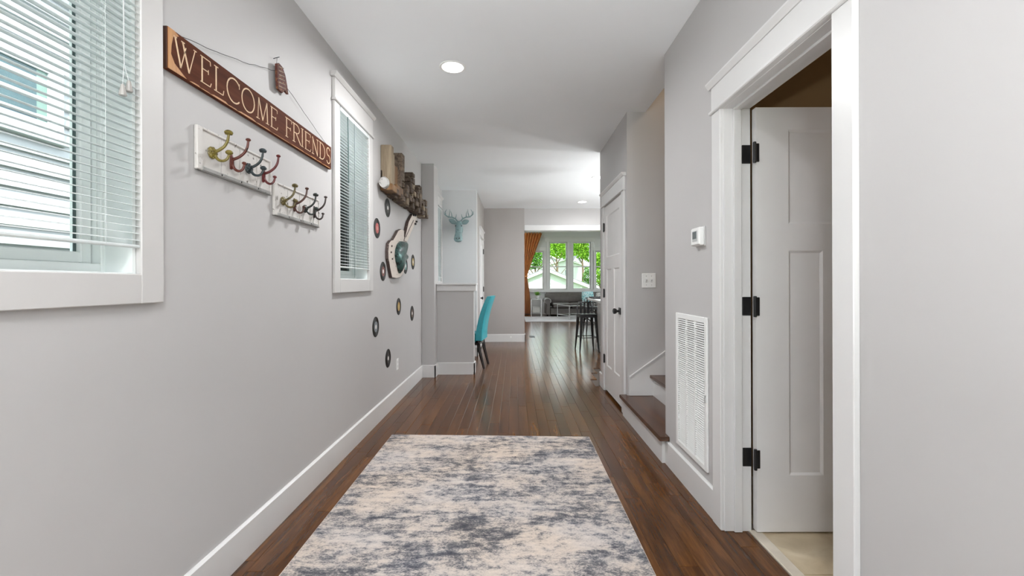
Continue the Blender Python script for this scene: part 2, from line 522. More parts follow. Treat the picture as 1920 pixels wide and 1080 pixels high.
def tag(o, label, cat, group=None, kind=None):
    o['label'] = label; o['category'] = cat
    if group: o['group'] = group
    if kind: o['kind'] = kind
    return o
def thing(name, label, cat, loc, group=None):
    o = bpy.data.objects.new(name, None); COL.objects.link(o)
    o.location = loc; o.empty_display_size = 0.1
    ROOT[o.name] = Vector(loc)
    return tag(o, label, cat, group)
def struct_root(name, loc=(0, 0, 0), label=None):
    o = bpy.data.objects.new(name, None); COL.objects.link(o)
    o.location = loc; o['kind'] = 'structure'
    if label: o['label'] = label
    ROOT[o.name] = Vector(loc)
    return o
def struct(name, mb, mat, label=None):
    o = mb.build(name, mat); o['kind'] = 'structure'
    if label: o['label'] = label
    ROOT[o.name] = Vector((0, 0, 0))
    return o
def dup(o, parent=None):
    c = o.copy(); COL.objects.link(c)
    if parent is not None: c.parent = parent
    for ch in list(o.children):
        dup(ch, c)
    return c

# ------------------------------------------------------------------ dimensions
XL, XR = -1.19, 1.02
CZ = 2.745
XLO = XL - 0.18          # outer face of the left wall

# ------------------------------------------------------------------ walls
W1 = (0.62, 1.3745); W2 = (2.95, 3.546); W3 = (6.45, 7.06)
WZ0, WZ1 = 1.2375, 2.405

def wall_x(x0, x1, ya, yb, z0, z1, holes):
    """wall lying along Y with holes (y0,y1,z0,z1)"""
    m = MB(); y = ya
    for h in sorted(holes):
        if h[0] > y: m.box(x0, x1, y, h[0], z0, z1)
        if h[2] > z0: m.box(x0, x1, h[0], h[1], z0, h[2])
        if h[3] < z1: m.box(x0, x1, h[0], h[1], h[3], z1)
        y = h[1]
    m.box(x0, x1, y, yb, z0, z1)
    return m
def wall_y(y0, y1, xa, xb, z0, z1, holes):
    m = MB(); x = xa
    for h in sorted(holes):
        if h[0] > x: m.box(x, h[0], y0, y1, z0, z1)
        if h[2] > z0: m.box(h[0], h[1], y0, y1, z0, h[2])
        if h[3] < z1: m.box(h[0], h[1], y0, y1, h[3], z1)
        x = h[1]
    m.box(x, xb, y0, y1, z0, z1)
    return m

struct('wall_left', wall_x(XLO, XL, -1.3, 7.35, -0.05, CZ, [(W1[0], W1[1], WZ0, WZ1), (W2[0], W2[1], WZ0, WZ1), (W3[0], W3[1], WZ0, WZ1)]), M['wall'])
struct('wall_left_pier', CB(XL, -1.025, 5.62, 5.92, 0, CZ, 0.004), M['wall'])
struct('wall_left_half', B(-1.025, -0.5375, 5.795, 5.92, 0, 1.185), M['wall'])
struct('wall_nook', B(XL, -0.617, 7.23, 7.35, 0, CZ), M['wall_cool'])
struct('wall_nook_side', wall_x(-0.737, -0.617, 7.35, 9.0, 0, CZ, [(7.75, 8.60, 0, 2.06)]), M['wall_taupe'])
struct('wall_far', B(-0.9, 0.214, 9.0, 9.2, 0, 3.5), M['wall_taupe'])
BD0, BD1 = 1.382, 2.118       # bathroom door, jamb faces
struct('wall_right', wall_x(XR, XR + 0.12, -1.3, 2.955, 0, CZ, [(BD0 - 0.02, BD1 + 0.02, 0, 2.07)]), M['wall'])
struct('wall_stair_near', MB().box(XR + 0.12, 4.6, 2.84, 2.955, 0, 4.6), M['wall'])
struct('wall_stair_far', MB().box(XR + 0.12, 4.6, 3.945, 4.06, 0, 4.6), M['wall'])
CD0, CD1 = 4.09, 4.91
struct('wall_closet', wall_x(XR, XR + 0.12, 3.945, 5.17, 0, CZ, [(CD0 - 0.018, CD1 + 0.018, 0, 2.062)]), M['wall'])
struct('wall_closet_end', B(XR + 0.12, 5.2, 5.07, 5.17, 0, CZ), M['wall'])
struct('wall_closet_inside', MB().box(1.75, 1.8, 4.06, 5.07, 0, CZ), M['wall'])
KW = (5.8, 7.6, 1.05, 2.15)
struct('wall_kitchen', wall_x(5.2, 5.35, 5.07, 17.15, -0.05, 3.5, [(KW[0], KW[1], KW[2], KW[3]), (10.2, 15.6, 0.9, 2.9)]), M['wall'])
struct('wall_living_left', wall_x(-0.9, -0.75, 9.2, 17.15, 0, 3.5, [(12.0, 14.6, 0.9, 2.7)]), M['wall'])
struct('wall_header', B(0.214, 5.2, 9.03, 9.2, 2.30, 3.5), M['wall'])
FWIN = [(0.45, 1.15, 0.956, 2.45), (1.362, 2.065, 0.956, 2.80), (2.27, 2.985, 0.956, 2.80), (3.16, 3.86, 0.956, 2.45)]
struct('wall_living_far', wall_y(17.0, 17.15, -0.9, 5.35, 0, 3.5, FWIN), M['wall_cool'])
BKW = (-0.55, 0.49, 0.06, 2.35)
struct('wall_back', wall_y(-1.3, -1.18, XLO, XR + 0.12, -0.05, CZ, [BKW]), M['wall'])
# bathroom
struct('wall_bathroom_far', B(1.14, 3.6, 2.72, 2.84, 0, CZ), M['wall_brown'])
struct('wall_bathroom_near', B(1.14, 3.6, 0.18, 0.30, 0, CZ), M['wall_brown'])
struct('wall_bathroom_right', B(3.6, 3.72, 0.18, 2.84, 0, CZ), M['wall_brown'])
struct('wall_bathroom_left', wall_x(1.1401, 1.152, 0.30, 2.72, 0, CZ, [(BD0 - 0.10, BD1 + 0.04, 0, 2.15)]), M['wall_brown'])

# ceilings
m = MB()
m.box(XLO, XR + 0.17, -1.3, 9.2, CZ, CZ + 0.25)
m.box(XR + 0.17, 5.35, -1.3, 2.945, CZ, CZ + 0.25)
m.box(XR + 0.17, 5.35, 3.955, 9.03, CZ, CZ + 0.25)
struct('ceiling', m, M['ceiling'])
struct('ceiling_living', B(-0.9, 5.35, 9.2, 17.15, 3.5, 3.6), M['ceiling'])
struct('ceiling_stair', B(XR, 4.7, 2.8, 4.1, 4.6, 4.7), M['ceiling'])
m = MB().box(XR + 0.05, XR + 0.17, 2.955, 3.945, CZ + 0.25, 4.6)
m.box(4.6, 4.7, 2.8, 4.1, 0, 4.6)
struct('wall_stair_upper', m, M['wall_brown'])

# header trim, white crown along its bottom
m = MB().cbox(0.214, 5.2, 9.0, 9.03, 2.30, 2.405, 0.004)
struct('trim_1', m, M['trim'])
struct('trim_2', MB().cbox(0.214, 5.2, 8.985, 9.22, 2.285, 2.30, 0.003), M['trim'])

# ------------------------------------------------------------------ floor
floor = struct('floor', MB().box(XLO, 5.35, -1.3, 17.15, -0.05, -0.009), M['concrete'])
BW = 0.083
def plank(m, x0, x1, y0, y1, z=0.0):
    c = 0.0014
    vs = [(x0 + .0003, y0 + .0003, z - .010), (x1 - .0003, y0 + .0003, z - .010), (x1 - .0003, y1 - .0003, z - .010), (x0 + .0003, y1 - .0003, z - .010),
          (x0 + .0003, y0 + .0003, z - c), (x1 - .0003, y0 + .0003, z - c), (x1 - .0003, y1 - .0003, z - c), (x0 + .0003, y1 - .0003, z - c),
          (x0 + c * 1.6, y0 + c * 1.6, z), (x1 - c * 1.6, y0 + c * 1.6, z), (x1 - c * 1.6, y1 - c * 1.6, z), (x0 + c * 1.6, y1 - c * 1.6, z)]
    fs = [(0, 3, 2, 1), (8, 9, 10, 11)]
    for a in (0, 4):
        for k in range(4):
            fs.append((a + k, a + (k + 1) % 4, a + 4 + (k + 1) % 4, a + 4 + k))
    m.add(vs, fs)
planks = []
rs = random.Random(11)
x = XL - 0.02
while x < 5.2:
    y = -1.2 - rs.random()
    while y < 17.0:
        ln = rs.uniform(0.45, 1.5)
        x1 = x + BW; y1 = min(y + ln, 17.0)
        ya = max(y, -1.18)
        blocked = (x1 > 1.0 and ya < 5.1)         # behind the right wall
        if y1 > ya + 0.02 and not blocked:
            planks.append((max(x, XL), x1, ya, y1, rs.random(), rs.uniform(-0.0006, 0.0)))
        if y1 > ya + 0.02 and blocked and x < 1.13 and ya < 5.1:
            # boards that run under the wall line: doorway of the bathroom, closet front
            planks.append((x, min(x1, 1.131), ya, min(y1, 5.1), rs.random(), -0.0003))
        y += ln
    x += BW
def seen(p):
    x0, x1, y0, y1 = p[:4]
    if y1 < 1.75: return 0
    if x0 > -0.95 and x1 < 0.56 and y1 < 3.4: return 0     # under the rug
    if x0 > 1.06 and not (y1 > 1.38 and y0 < 2.12): return 0
    if x0 < XL + 0.0 and False: return 0
    yc = max((y0 + y1) / 2, 1.9)
    if y0 > 5.6 and x1 < -0.62: return 0
    if abs((x0 + x1) / 2) / yc > 1.25: return 0
    if y0 > 5.2 and (x0 / max(y1, .1)) > 0.2: return 0
    return (x1 - x0) * (y1 - y0) * 820 * 820 * 1.2 / yc ** 3
order = sorted(range(len(planks)), key=lambda i: -seen(planks[i]))
single = set(i for i in order[:290] if seen(planks[i]) > 0)
rest = MB()
for i, p in enumerate(planks):
    if i in single:
        m = MB(); m.tone = p[4]
        plank(m, p[0], p[1], p[2], p[3], p[5])
        m.build('floorboard', M['floor'], floor)
    else:
        rest.tone = p[4]
        plank(rest, p[0], p[1], p[2], p[3], p[5])
o = rest.build('floorboard_field', M['floor'], floor); o['kind'] = 'stuff'

# bathroom floor: tiles and threshold
bf = struct('floor_bathroom', B(1.131, 3.6, 0.3, 2.72, -0.03, -0.004), M['grout'])
TS = 0.455
for i in range(6):
    for j in range(-4, 3):
        x0 = 1.188 + i * (TS + 0.004); y0 = 1.80 + j * (TS + 0.004)
        x1 = min(x0 + TS, 3.6); y1 = min(y0 + TS, 2.72); y0 = max(y0, 0.3)
        if x1 - x0 < 0.03 or y1 - y0 < 0.03: continue
        CB(x0, x1, y0, y1, -0.004, 0.003, 0.0015).build('tile', M['tile'], bf)
struct('trim_3', MB().cbox(1.133, 1.186, BD0, BD1, -0.004, 0.008, 0.003), M['marble'], 'pale marble threshold strip of the bathroom doorway')

# ------------------------------------------------------------------ baseboards
def base_profile_x(m, x, d, y0, y1, h=0.158, t=0.015):
    m.prism([(x, 0), (x + d * t, 0), (x + d * t, h - 0.008), (x + d * (t - 0.008), h), (x, h)], 'y', y0, y1)
def base_profile_y(m, y, d, x0, x1, h=0.158, t=0.015):
    m.prism([(y, 0), (y + d * t, 0), (y + d * t, h - 0.008), (y + d * (t - 0.008), h), (y, h)], 'x', x0, x1)
m = MB(); base_profile_x(m, XL, 1, -1.18, 5.62); struct('baseboard_left', m, M['trim'])
m = MB(); base_profile_y(m, 5.62, -1, XL + .015, -1.01); base_profile_x(m, -1.025, 1, 5.605, 5.795); struct('baseboard_left_pier', m, M['trim'])
m = MB(); base_profile_y(m, 5.795, -1, -1.01, -0.5225, 0.158); base_profile_x(m, -0.5375, 1, 5.78, 5.935); struct('baseboard_half', m, M['trim'])
m = MB(); base_profile_x(m, XR, -1, -1.18, 1.29); base_profile_x(m, XR, -1, 2.208, 2.93); struct('baseboard_right', m, M['trim'])
m = MB(); base_profile_y(m, 9.0, -1, -0.602, 0.229); base_profile_x(m, 0.214, 1, 8.985, 9.2); struct('baseboard_far', m, M['trim'])
m = MB(); base_profile_y(m, 7.23, -1, XL, -0.602); base_profile_x(m, -0.617, 1, 7.215, 7.655); base_profile_x(m, -0.617, 1, 8.695, 8.985); struct('baseboard_nook', m, M['trim'])
m = MB(); base_profile_x(m, XR, -1, 5.0, 5.185); base_profile_y(m, 5.17, 1, 1.005, 5.2); struct('baseboard_closet', m, M['trim'])
m = MB(); base_profile_y(m, 17.0, -1, -0.75, 5.2); struct('baseboard_living', m, M['trim'])
# half wall cap
m = MB().cbox(-1.025, -0.495, 5.74, 5.965, 1.185, 1.207, 0.004)
m.cbox(-1.025, -0.505, 5.777, 5.795, 1.105, 1.185, 0.002)
m.cbox(-0.5375, -0.505, 5.795, 5.935, 1.105, 1.185, 0.002)
struct('trim_4', m, M['trim'], 'white wooden cap along the top of the half wall')

# ------------------------------------------------------------------ casings, doors, windows
def casing(parent, X, d, y0, y1, zb, z1, head=0.155, window=False, cw=0.088):
    """casing on a wall face at x=X, room towards d; opening y0..y1, top z1"""
    t = 0.02
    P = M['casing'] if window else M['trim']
    for a, b in ((y0 - cw, y0), (y1, y1 + cw)):
        CB(X, X + d * t, a, b, zb, z1 + 0.005, 0.0025).build('casing_leg', P, parent)
    m = MB().cbox(X, X + d * 0.032, y0 - cw - 0.012, y1 + cw + 0.012, z1 + 0.005, z1 + 0.022, 0.004)
    m.build('head_bead', P, parent)
    CB(X, X + d * 0.022, y0 - cw, y1 + cw, z1 + 0.022, z1 + 0.022 + head - 0.02, 0.002).build('head_board', P, parent)
    zt = z1 + head + 0.002
    m = MB().prism([(X, zt), (X + d * 0.026, zt), (X + d * 0.042, zt + 0.022), (X + d * 0.042, zt + 0.030), (X, zt + 0.030)], 'y', y0 - cw - 0.022, y1 + cw + 0.022)
    m.build('head_cap', P, parent)
    if window:
        CB(X, X + d * t, y0, y1, zb, zb + 0.093, 0.0025).build('casing_bottom', P, parent)

def window_left(n, y0, y1, label):
    z0, z1 = WZ0, WZ1
    r = struct_root('window_%d' % n, (XL, (y0 + y1) / 2, z0), label)
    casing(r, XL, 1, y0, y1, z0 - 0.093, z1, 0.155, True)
    # jamb lining
    m = MB()
    e = 0.012
    m.box(XL - 0.085, XL + 0.001, y0 - 0.0, y0 + e, z0, z1)
    m.box(XL - 0.085, XL + 0.001, y1 - e, y1, z0, z1)
    m.box(XL - 0.085, XL + 0.001, y0 + e, y1 - e, z0, z0 + 0.004)
    m.box(XL - 0.085, XL + 0.001, y0 + e, y1 - e, z1 - e, z1)
    m.build('jamb_lining', M['vinyl'], r)
    # vinyl outer frame
    fx0, fx1 = XLO + 0.004, XL - 0.085
    fw = 0.024
    m = MB()
    m.cbox(fx0, fx1, y0, y0 + fw, z0, z1, 0.002); m.cbox(fx0, fx1, y1 - fw, y1, z0, z1, 0.002)
    m.cbox(fx0, fx1, y0 + fw, y1 - fw, z0, z0 + fw + 0.008, 0.002); m.cbox(fx0, fx1, y0 + fw, y1 - fw, z1 - fw, z1, 0.002)
    m.build('window_frame', M['vinyl'], r)
    B(fx0 + 0.022, fx0 + 0.030, y1 - fw - 0.003, y1 - fw, z0 + fw + .01, z1 - fw).build('track_seal', M['gasket'], r)
    for nm, xa, xb, za, zb in (('sash', fx0 + 0.030, fx0 + 0.066, z0 + fw + 0.008, z1 - fw),):
        s = 0.034
        m = MB()
        a, b = y0 + fw + .001, y1 - fw - .004
        m.cbox(xa, xb, a, a + s, za, zb, 0.003); m.cbox(xa, xb, b - s, b, za, zb, 0.003)
        m.cbox(xa, xb, a + s, b - s, za, za + s, 0.003); m.cbox(xa, xb, a + s, b - s, zb - s, zb, 0.003)
        so = m.build(nm, M['vinyl'], r)
        B((xa + xb) / 2 - .002, (xa + xb) / 2 + .002, a + s - .004, b - s + .004, za + s - .004, zb - s + .004).build('pane', M['glass'], so)
        g = MB()
        gx = (xa + xb) / 2
        g.box(gx - .004, gx + .004, a + s, a + s + .003, za + s, zb - s); g.box(gx - .004, gx + .004, b - s - .003, b - s, za + s, zb - s)
        g.build('glazing_seal', M['gasket'], so)
    return r
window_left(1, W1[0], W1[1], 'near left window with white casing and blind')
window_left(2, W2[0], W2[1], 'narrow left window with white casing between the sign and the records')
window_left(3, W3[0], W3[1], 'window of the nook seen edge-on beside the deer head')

# door jambs & doors -----------------------------------------------------------
def panel_leaf(parent, w, h, t, mat, stile=0.155, pan=0.163, top=0.108, up=0.45, mid=0.128, bot=0.27, T=None, sides=2):
    """three-panel leaf in local coords: x 0..w, y -t/2..t/2, z 0..h. T maps local to world."""
    d = 0.008
    mull = w - 2 * stile - 2 * pan
    zt1 = h - top; zt0 = zt1 - up; zl1 = zt0 - mid; zl0 = bot
    pans = [(stile, w - stile, zt0, zt1), (stile, stile + pan, zl0, zl1), (w - stile - pan, w - stile, zl0, zl1)]
    xs = sorted(set([0, w] + [p[0] for p in pans] + [p[1] for p in pans]))
    zs = sorted(set([0, h] + [p[2] for p in pans] + [p[3] for p in pans]))
    m = MB()
    for i in range(len(xs) - 1):
        for j in range(len(zs) - 1):
            cx, cz = (xs[i] + xs[i + 1]) / 2, (zs[j] + zs[j + 1]) / 2
            if any(p[0] < cx < p[1] and p[2] < cz < p[3] for p in pans): continue
            for s_ in (-1, 1):
                m.add([(xs[i], s_ * t / 2, zs[j]), (xs[i + 1], s_ * t / 2, zs[j]), (xs[i + 1], s_ * t / 2, zs[j + 1]), (xs[i], s_ * t / 2, zs[j + 1])], [(0, 1, 2, 3)])
    # rim
    m.add([(0, -t / 2, 0), (w, -t / 2, 0), (w, t / 2, 0), (0, t / 2, 0), (0, -t / 2, h), (w, -t / 2, h), (w, t / 2, h), (0, t / 2, h)],
          [(0, 1, 2, 3), (4, 5, 6, 7), (0, 3, 7, 4), (1, 2, 6, 5)])
    # inner edges of the frame around the panels
    for p in pans:
        for (a, b) in (((p[0], p[2]), (p[1], p[2])), ((p[1], p[2]), (p[1], p[3])), ((p[1], p[3]), (p[0], p[3])), ((p[0], p[3]), (p[0], p[2]))):
            m.add([(a[0], -t / 2, a[1]), (b[0], -t / 2, b[1]), (b[0], t / 2, b[1]), (a[0], t / 2, a[1])], [(0, 1, 2, 3)])
    def tr(mb):
        mb.v = [tuple(T(Vector(v))) for v in mb.v]; return mb
    leaf = tr(m).build('door_leaf', mat, parent)
    for p in pans:
        q = MB()
        for s_ in (-1, 1):
            yo, yi = s_ * (t / 2 - 0.0008), s_ * (t / 2 - d)
            b = 0.011
            o4 = [(p[0], yo, p[2]), (p[1], yo, p[2]), (p[1], yo, p[3]), (p[0], yo, p[3])]
            i4 = [(p[0] + b, yi, p[2] + b), (p[1] - b, yi, p[2] + b), (p[1] - b, yi, p[3] - b), (p[0] + b, yi, p[3] - b)]
            q.add(o4 + i4, [(0, 1, 5, 4), (1, 2, 6, 5), (2, 3, 7, 6), (3, 0, 4, 7), (4, 5, 6, 7)])
        tr(q).build('door_panel', mat, leaf)
    return leaf

def jamb(parent, x0, x1, y0, y1, z1, stopx):
    m = MB()
    m.cbox(x0, x1, y0 - 0.018, y0, 0, z1, 0.0015); m.cbox(x0, x1, y1, y1 + 0.018, 0, z1, 0.0015)
    m.cbox(x0, x1, y0 - 0.018, y1 + 0.018, z1, z1 + 0.018, 0.0015)
    m.build('door_jamb', M['trim'], parent)
    m = MB()
    m.cbox(stopx[0], stopx[1], y0, y0 + 0.011, 0, z1, 0.002); m.cbox(stopx[0], stopx[1], y1 - 0.011, y1, 0, z1, 0.002)
    m.cbox(stopx[0], stopx[1], y0 + .011, y1 - .011, z1 - 0.011, z1, 0.002)
    m.build('door_stop', M['trim'], parent)

# door_1 : bathroom, open at a right angle
d1 = struct_root('door_1', (XR, (BD0 + BD1) / 2, 0), 'open white bathroom door with black hinges and its casing')
casing(d1, XR, -1, BD0 - 0.005, BD1 + 0.005, 0, 2.045, 0.135)
jamb(d1, XR - 0.004, XR + 0.126, BD0, BD1, 2.048, (1.060, 1.098))
T = lambda v: Vector((1.158 + v.x, 2.108 + v.y, 0.012 + v.z))
leaf1 = panel_leaf(d1, 0.711, 2.03, 0.035, M['door'], T=T)
for z in (1.825, 1.09, 0.36):
    m = MB()
    # plate on the jamb and wrap on the leaf edge
    m.cbox(1.104, 1.146, BD1 - 0.004, BD1 + 0.002, z - 0.045, z + 0.045, 0.002)
    h = m.build('hinge', M['black'], d1)
    m = MB().lathe([(0.0065, -0.05), (0.0075, -0.046), (0.0075, 0.046), (0.0065, 0.05)], (1.148, 2.084, z), 'z', 12)
    m.cbox(1.148, 1.172, 2.085, 2.0895, z - 0.044, z + 0.044, 0.002)
    m.build('hinge_knuckle', M['black'], h)
m = MB().lathe([(0.032, 0), (0.032, -0.008), (0.012, -0.012), (0.011, -0.035), (0.026, -0.045), (0.028, -0.06), (0.012, -0.068)], (1.80, 2.09, 0.94), 'y', 18)
m.build('door_knob', M['black'], leaf1, smooth=True)

# door_2 : closet, closed, knob towards the camera
d2 = struct_root('door_2', (XR, (CD0 + CD1) / 2, 0), 'closed white closet door with black knob beside the stairs')
casing(d2, XR, -1, CD0, CD1, 0.0, 2.048, 0.135)
jamb(d2, XR - 0.002, XR + 0.12, CD0 - .0, CD1, 2.05, (1.068, 1.10))
T = lambda v: Vector((1.0305 + v.y, CD1 - 0.004 - v.x, 0.03 + v.z))
leaf2 = panel_leaf(d2, CD1 - CD0 - 0.008, 2.012, 0.035, M['door'], stile=0.115, pan=0.235, T=T)
for z in (1.825, 1.09, 0.36):
    m = MB().lathe([(0.006, -0.05), (0.0085, -0.046), (0.0085, 0.046), (0.006, 0.05)], (1.006, CD1 - 0.004, z), 'z', 12)
    m.cbox(1.010, 1.014, CD1 - 0.035, CD1 - 0.004, z - 0.045, z + 0.045, 0.001)
    m.build('hinge', M['black'], d2)
m = MB().cbox(1.003, 1.013, 4.150 , 4.216, 0.902, 0.968, 0.003)
kn = m.build('knob_rosette', M['black'], leaf2)
m = MB().lathe([(0.012, 0), (0.011, -0.022), (0.022, -0.028), (0.028, -0.042), (0.026, -0.056), (0.012, -0.062)], (1.004, 4.183, 0.935), 'x', 18)
m.build('door_knob', M['black'], kn, smooth=True)
struct('floor_closet', B(1.131, 1.75, 4.06, 5.07, -0.03, 0.0), M['concrete'])

# door_3 : in the side wall behind the nook
d3 = struct_root('door_3', (-0.617, 8.175, 0), 'white door in the side wall behind the turquoise chair')
casing(d3, -0.617, 1, 7.768, 8.582, 0, 2.045, 0.135)
jamb(d3, -0.737, -0.615, 7.768, 8.582, 2.048, (-0.69, -0.66))
T = lambda v: Vector((-0.6375 + v.y, 7.772 + v.x, 0.02 + v.z))
leaf3 = panel_leaf(d3, 0.806, 2.02, 0.035, M['door'], stile=0.115, pan=0.235, T=T)
for z in (1.825, 1.09, 0.36):
    MB().lathe([(0.006, -0.05), (0.0085, -0.046), (0.0085, 0.046), (0.006, 0.05)], (-0.600, 8.58, z), 'z', 12).build('hinge', M['black'], d3)
m = MB().lathe([(0.03, 0), (0.03, 0.008), (0.011, 0.012), (0.011, 0.035), (0.026, 0.045), (0.026, 0.06), (0.012, 0.066)], (-0.62, 7.85, 0.94), 'x', 16)
m.build('door_knob', M['black'], leaf3, smooth=True)

# glazed front door, unseen behind the camera, added to let daylight in
d4 = struct_root('door_4', (0, -1.24, 0))
m = MB()
m.cbox(-0.55, -0.48, -1.27, -1.2, 0.06, 2.35); m.cbox(0.42, 0.49, -1.27, -1.2, 0.06, 2.35)
m.cbox(-0.48, 0.42, -1.27, -1.2, 2.28, 2.35); m.cbox(-0.48, 0.42, -1.27, -1.2, 0.06, 0.2)
m.build('door_frame', M['trim'], d4)
B(-0.48, 0.42, -1.24, -1.235, 0.2, 2.28).build('pane', M['glass_clear'], d4)
portal('daylight_portal', (-0.03, -1.31, 1.2), (R(90), 0, R(180)), 1.04, 2.3)
bpy.data.objects['daylight_portal'].rotation_euler = (R(-90), 0, R(180))

# living room windows
for k, (x0, x1, z0, z1) in enumerate(FWIN):
    r = struct_root('window_%d' % (k + 4), ((x0 + x1) / 2, 17.0, z0),
                    ['far living room side window behind the orange curtain', 'left of the two tall far windows', 'right of the two tall far windows', 'far side window by the closet door edge'][k])
    m = MB(); s = 0.045
    y0, y1 = 17.05, 17.1
    m.cbox(x0, x0 + s, y0, y1, z0, z1); m.cbox(x1 - s, x1, y0, y1, z0, z1)
    m.cbox(x0 + s, x1 - s, y0, y1, z0, z0 + s); m.cbox(x0 + s, x1 - s, y0, y1, z1 - s, z1)
    zm = 1.84
    m.cbox(x0 + s, x1 - s, y0, y1, zm - 0.02, zm + 0.02)
    m.build('window_frame', M['trim'], r)
    B(x0 + s, x1 - s, 17.07, 17.074, z0 + s, zm - 0.02).build('pane', M['glass_clear'], r)
    B(x0 + s, x1 - s, 17.07, 17.074, zm + 0.02, z1 - s).build('pane', M['glass_clear'], r)
    # casing on the room side
    m = MB()
    m.cbox(x0 - 0.1, x0, 16.978, 17.0, z0 - 0.1, z1); m.cbox(x1, x1 + 0.1, 16.978, 17.0, z0 - 0.1, z1)
    m.build('casing_leg', M['trim'], r)
m = MB()
m.cbox(1.20, 3.14, 16.972, 17.0, 2.80, 2.96); m.cbox(1.17, 3.17, 16.95, 17.0, 2.96, 3.0)
m.cbox(0.33, 1.26, 16.975, 16.998, 2.45, 2.60); m.cbox(3.09, 4.0, 16.975, 16.998, 2.45, 2.60)
struct('trim_5', m, M['trim'], 'white head boards over the far windows')
struct('trim_6', MB().cbox(0.3, 4.0, 16.93, 16.998, 0.85, 0.956, 0.004), M['trim'], 'white sill below the far windows')

# kitchen / living side windows: never in view, added to let daylight in
for k, (wy0, wy1, wz0, wz1, X) in enumerate([(5.8, 7.6, 1.05, 2.15, 5.27), (10.2, 15.6, 0.9, 2.9, 5.27), (12.0, 14.6, 0.9, 2.7, -0.83)]):
    r = struct_root('window_%d' % (k + 8), (X, wy0, wz0))
    m = MB(); n = 4
    m.cbox(X - .03, X + .03, wy0, wy1, wz0, wz0 + .06); m.cbox(X - .03, X + .03, wy0, wy1, wz1 - .06, wz1)
    for i in range(n + 1):
        yy = wy0 + (wy1 - wy0 - 0.06) * i / n
        m.cbox(X - .03, X + .03, yy, yy + .06, wz0 + .06, wz1 - .06)
    m.build('window_frame', M['trim'], r)
    B(X - .002, X + .002, wy0 + .06, wy1 - .06, wz0 + .06, wz1 - .06).build('pane', M['glass_clear'], r)

# ------------------------------------------------------------------ stairs
RISE, GO = 0.186, 0.26
stairs = struct_root('stairs', (XR, 3.45, 0), 'dark wooden stair treads on white risers going up to the right')
for n in range(8):
    zt = 0.19 + RISE * n
    nx = 0.955 + GO * n + (0.002 if n else 0)
    m = MB(); m.tone = random.random() * 0.6
    if n == 0:
        pts = [(nx, 2.875), (1.018, 2.875), (1.018, 2.957), (1.26, 2.957), (1.26, 3.943), (1.018, 3.943), (1.018, 3.985), (nx, 3.985)]
        e = 0.004
        m.prism(pts, 'z', zt - 0.027, zt - e)
        q = [(nx + e, 2.875 + e), (1.018 , 2.875 + e), (1.018, 2.957), (1.26, 2.957), (1.26, 3.943), (1.018, 3.943), (1.018, 3.985 - e), (nx + e, 3.985 - e)]
        m.prism(q, 'z', zt - e, zt)
    else:
        m.cbox(nx, nx + GO + 0.03, 2.957, 3.943, zt - 0.027, zt, 0.004)
    m.build('stair_tread', M['tread'], stairs)
    m = MB()
    if n == 0:
        m.box(nx + 0.03, 1.018, 2.925, 3.98, 0, zt - 0.027)
        m.box(1.018, 1.04, 2.957, 3.943, 0, zt - 0.027)
        m.cbox(nx + 0.018, nx + 0.03, 2.915, 3.98, zt - 0.045, zt - 0.027, 0.003)
    else:
        m.box(nx + 0.03, nx + 0.05, 2.957, 3.943, zt - RISE - 0.0, zt - 0.027)
    m.build('stair_riser', M['trim'], stairs)
# skirt board on the far side wall
def sk(x): return 0.353 + (x - 1.033) * RISE / GO
m = MB().prism([(1.034, 0.192), (1.034, 0.353), (1.05, sk(1.05) + .002), (3.1, sk(3.1)), (3.1, 0.192)], 'y', 3.929, 3.9435)
m.build('stair_skirt', M['trim'], stairs)
m = MB().prism([(1.034, sk(1.034) - .001), (3.1, sk(3.1) - .001), (3.1, sk(3.1) + 0.009), (1.034, sk(1.034) + 0.009)], 'y', 3.922, 3.944)
m.build('skirt_bead', M['trim'], stairs)

# ------------------------------------------------------------------ ceiling lights
def can_light(x, y, z, label, watts=CAN_W, col=(0.98, 0.99, 1.0)):
    r = thing('recessed_light', label, 'ceiling light', (x, y, z), 'recessed ceiling lights')
    m = MB().lathe([(0.075, -0.0005), (0.093, -0.0005), (0.095, -0.004), (0.09, -0.007), (0.076, -0.005)], (x, y, z), 'z', 32)
    m.f = m.f[:-2]; m.m = m.m[:-2]; m.t = m.t[:-2]
    m.build('trim_ring', M['lamp_trim'], r)
    MB().lathe([(0.077, -0.003), (0.075, -0.006), (0.04, -0.0075), (0.002, -0.008)], (x, y, z), 'z', 32).build('lens', M['lamp'], r, smooth=True)
    l = bpy.data.lights.new('lamp', 'AREA'); l.shape = 'DISK'; l.size = 0.15; l.energy = watts; l.color = col; l.spread = R(170)
    o = bpy.data.objects.new('lamp', l); COL.objects.link(o)
    o.parent = r; o.location = (0, 0, -0.012)
    return r
can_light(-0.432, 3.11, CZ, 'large round ceiling light over the hallway, nearest of all')
can_light(-0.10, -0.35, CZ, 'round ceiling light by the front door behind the camera')  # never in view, added for more even light in the hall
can_light(1.296, 8.30, CZ, 'small far ceiling light above the bar stools', 5)
can_light(1.225, 6.38, CZ, 'ceiling light half hidden behind the closet door corner', 20)
can_light(3.3, 6.38, CZ, 'ceiling light over the kitchen, out of view')  # this and the next kitchen light are unseen additions
can_light(3.3, 8.30, CZ, 'ceiling light at the kitchen end, out of view', 5)
for (x, y, t_) in ((-0.3, 11.5, 'nearer left'), (4.4, 11.5, 'nearer right'), (-0.3, 15.0, 'farther left'), (4.4, 15.0, 'farther right')):  # unseen lights, added for the far room
    can_light(x, y, 3.5, t_ + ' of the living room ceiling lights, hidden behind the header', 16)
